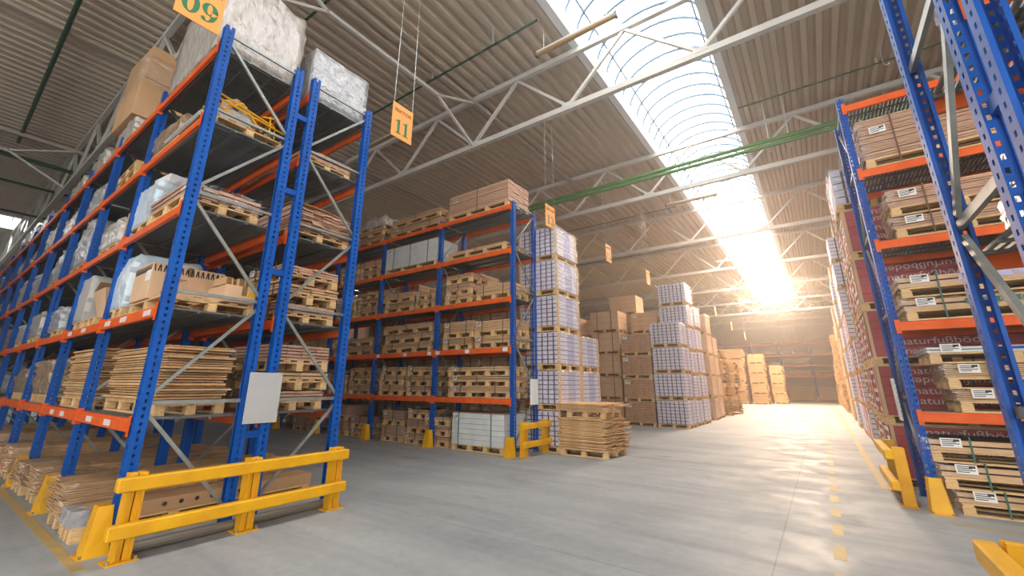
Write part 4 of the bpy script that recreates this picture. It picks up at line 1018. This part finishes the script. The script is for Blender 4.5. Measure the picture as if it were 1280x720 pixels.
# right rack (front y 8.18): long packs overhanging the front
RR='right rack'; yr=8.18+.44
def rpack(label,x0,L,z,H,D=.86,m='board_pink',th=.03,seed=0,tag=True,ry=0,y=None,prt=None,cols=5,film=False,strapx=.42):
    t=thing('board_pack',uniq(label),'board pack',(x0+L/2,(y or yr),z),ry)
    p=add_pallet(t,L*.99,D)
    ob('boards',boards_mesh(L,D,H,seed,m,th,cols,.008),t,(0,0,.146))
    for sx in (-L/2+strapx, L/2-.5): ob('strap', strap_mesh(L,D,H+.02,[0],-.13,'strap_brown' if m=='board_pink' else 'strap'), t, (sx,0,.146))
    if tag: ob('paper_label', paper_mesh(.2,.11), t, (-L/2+.24,-D/2-.014,.146+H*.68))
    ob('end_film', lumpy(.12,D+.04,H+.02,seed+2,.012,.02,.0,'film'), t, (-L/2+.02,0,.14))
    if prt:
        y0=-D/2-.014; h0=H*.22; b=MB().m(prt).box(-.62,.62,y0,y0+.003,H*.5-h0,H*.5+h0); b.m('kraft_light')
        for i in range(4):
            pts=[(-.27+.18*i+math.cos(a*PI/8)*H*.15,y0-.001,H*.5+math.sin(a*PI/8)*H*.15) for a in range(17)]
            b.tube(pts,.006,4)
        ob('printed_band', b.mesh('pr'), t, (0,0,.146))
rpack('tall strapped pack of many thin boards on pallet, right rack, fourth shelf',1.10,2.5,TD[3]+.004,.70,seed=3)
rpack('strapped board pack, right rack, third shelf, lower of two',1.24,2.3,TD[2]+.004,.17,seed=4,m='board_pink')
rpack('strapped board pack, right rack, third shelf, upper of two',1.24,2.3,TD[2]+.345,.28,seed=5)
rpack('flat carton pack printed with a green emblem, right rack, second shelf, lower of two',1.12,2.5,TD[1]+.004,.16,seed=6,m='kraft_light',th=.16,prt='strap',cols=1)
rpack('flat carton pack printed with a violet emblem, right rack, second shelf, upper of two',1.12,2.5,TD[1]+.33,.17,seed=7,m='kraft_light',th=.17,prt='blue_print',cols=1)
rpack('strapped board pack, right rack, first shelf, bottom of three',1.42,2.2,TD[0]+.004,.14,seed=8,m='board',th=.025)
rpack('strapped board pack, right rack, first shelf, middle of three',1.36,2.25,TD[0]+.30,.17,seed=9,m='board',th=.025)
rpack('flat pale carton pack with blue emblem, right rack, first shelf, topmost',1.24,2.4,TD[0]+.63,.08,seed=10,m='pale',th=.08,prt='blue',cols=1,strapx=.6)
rpack('long tan carton pack on pallet on the floor, right rack, bottom of three',1.18,2.5,.0,.13,seed=11,m='board',th=.065,cols=2)
rpack('long tan carton pack on the floor, right rack, middle of three',1.08,2.6,.29,.15,seed=12,m='board',th=.075,cols=2)
rpack('long tan carton pack on the floor, right rack, topmost of three',1.0,2.7,.60,.15,seed=13,m='board',th=.075,cols=2)
for bi in (1,2):
    for si in range(5):
        stackb('right rack',.98+2.75*bi+.15,.98+2.75*(bi+1)-.2,yr,TD[si],[.16,.2],ORD[si+1],['','second bay','third bay'][bi],'')
# near right rack (front y 2.93)
load_wrapped('white plastic-wrapped pack, near right rack, second shelf, lower one',1.2,.7,.27,(1.72,3.6,2.445),61,'wrap_silver',top=.03,taper=.02,amp=.012,pal=False)
load_wrapped('white plastic-wrapped pack, near right rack, second shelf, upper one',1.2,.66,.25,(1.75,3.6,2.735),64,'wrap_silver',top=.03,taper=.02,amp=.012,pal=False)
load_wrapped('torn white plastic-wrapped pack on the upper shelf of the near right rack',1.2,.34,.62,(1.64,3.45,3.645),62,'wrap_silver',top=.1,taper=.05,amp=.03,pal=False)

# ---------------------------------------------------------------- camera, daylight
cam = bpy.data.cameras.new('camera'); co = bpy.data.objects.new('camera', cam); COL.objects.link(co)
yaw,pit,rol = -.6237,.2779,.0048
fw = Vector((math.sin(yaw)*math.cos(pit), math.cos(yaw)*math.cos(pit), math.sin(pit)))
rr = Vector((math.cos(yaw),-math.sin(yaw),0)); uu = rr.cross(fw)
r2 = rr*math.cos(rol)+uu*math.sin(rol); u2 = -rr*math.sin(rol)+uu*math.cos(rol)
m4 = Matrix((r2,u2,-fw)).transposed().to_4x4(); m4.translation = Vector((0,0,1.55)); co.matrix_world = m4
cam.sensor_fit='HORIZONTAL'; cam.sensor_width=36; cam.lens=527.54/1280*36; cam.shift_x=(640-634.22)/1280; cam.shift_y=(330.13-360)/1280
cam.clip_end=300; SC.camera = co
W = bpy.data.worlds.new('sky'); SC.world=W; W.use_nodes=True; nt=W.node_tree; N=nt.nodes; L=nt.links
bg=N['Background']; tc=N.new('ShaderNodeTexCoord'); n=N.new('ShaderNodeTexNoise'); n.inputs['Scale'].default_value=2.2; n.inputs['Detail'].default_value=6
L.new(tc.outputs['Generated'], n.inputs['Vector']); cr=N.new('ShaderNodeValToRGB'); cr.color_ramp.elements[0].position=.28; cr.color_ramp.elements[1].position=.38
cr.color_ramp.elements[0].color=(.12,.42,.85,1); cr.color_ramp.elements[1].color=(1,.975,.94,1); L.new(n.outputs['Fac'], cr.inputs[0]); L.new(cr.outputs[0], bg.inputs['Color'])
bg.inputs['Strength'].default_value = 6.0
def area(name, loc, rot, sx, sy, power=0, col=(1,1,1), portal=False, spread=None):
    l=bpy.data.lights.new(name,'AREA'); l.shape='RECTANGLE'; l.size=sx; l.size_y=sy; l.energy=power; l.color=col
    if portal: l.cycles.is_portal=True
    if spread: l.spread=spread
    o=bpy.data.objects.new(name,l); COL.objects.link(o); o.location=loc; o.rotation_euler=rot; return o
for (a,b_,ya_,yb_) in SKY: area('skylight_portal',((a+b_)/2,(ya_+yb_)/2,ZR+.41),(0,0,0),b_-a,yb_-ya_,portal=True)
for (a,b_,z0,z1) in ADDED_WIN: area('window_portal',((a+b_)/2,Y0-.05,(z0+z1)/2),(PI/2,0,0),b_-a,z1-z0,portal=True)  # sampling portals at the windows added behind the viewpoint
area('window_portal',(X1-.05,Y0+9.5,4.7),(0,-PI/2,0),8.2,17,portal=True)  # portal for the added side-wall glazing
# low warm sun glaring on the far end of the skylight
area('sun_glare',(-2.26,42.5,ZR+.62),(math.radians(-30),0,0),2.3,6,4500,(1,.70,.46))
area('sunlit_glazing',(-2.26,30,ZR+.5),(0,0,0),2.4,22,2600,(1,.74,.54))
# haze in the hall air
HZ = 0.007
if HZ > 0:
    hm=bpy.data.materials.new('haze'); hm.use_nodes=True; nt=hm.node_tree; nt.nodes.clear(); o_=nt.nodes.new('ShaderNodeOutputMaterial'); v=nt.nodes.new('ShaderNodeVolumeScatter'); v.inputs['Density'].default_value=HZ; v.inputs['Anisotropy'].default_value=.7; nt.links.new(v.outputs[0],o_.inputs['Volume']); M['haze']=hm
    h=ob('haze', MB().m('haze').box(X0-1,X1+1,Y0-1,Y1+1,-.6,12).mesh('haze')); h['kind']='stuff'
SC.view_settings.view_transform='Standard'; SC.view_settings.look='None'; SC.view_settings.gamma=1; SC.view_settings.use_curve_mapping=False; SC.view_settings.exposure=0.4
SC.cycles.max_bounces=8; SC.cycles.diffuse_bounces=4; SC.cycles.transparent_max_bounces=16; SC.cycles.volume_bounces=0; SC.cycles.sample_clamp_indirect=6; SC.cycles.caustics_reflective=False
dups=[k for k,v in LABELS.items() if v>1]
print('DUP LABELS', dups[:20], 'objects', len(bpy.data.objects))
bad=[o.name+': '+o['label'] for o in bpy.data.objects if o.get('category') and not 4<=len(o['label'].replace('-',' ').split())<=16]
print('LEN', bad[:20], len(bad))
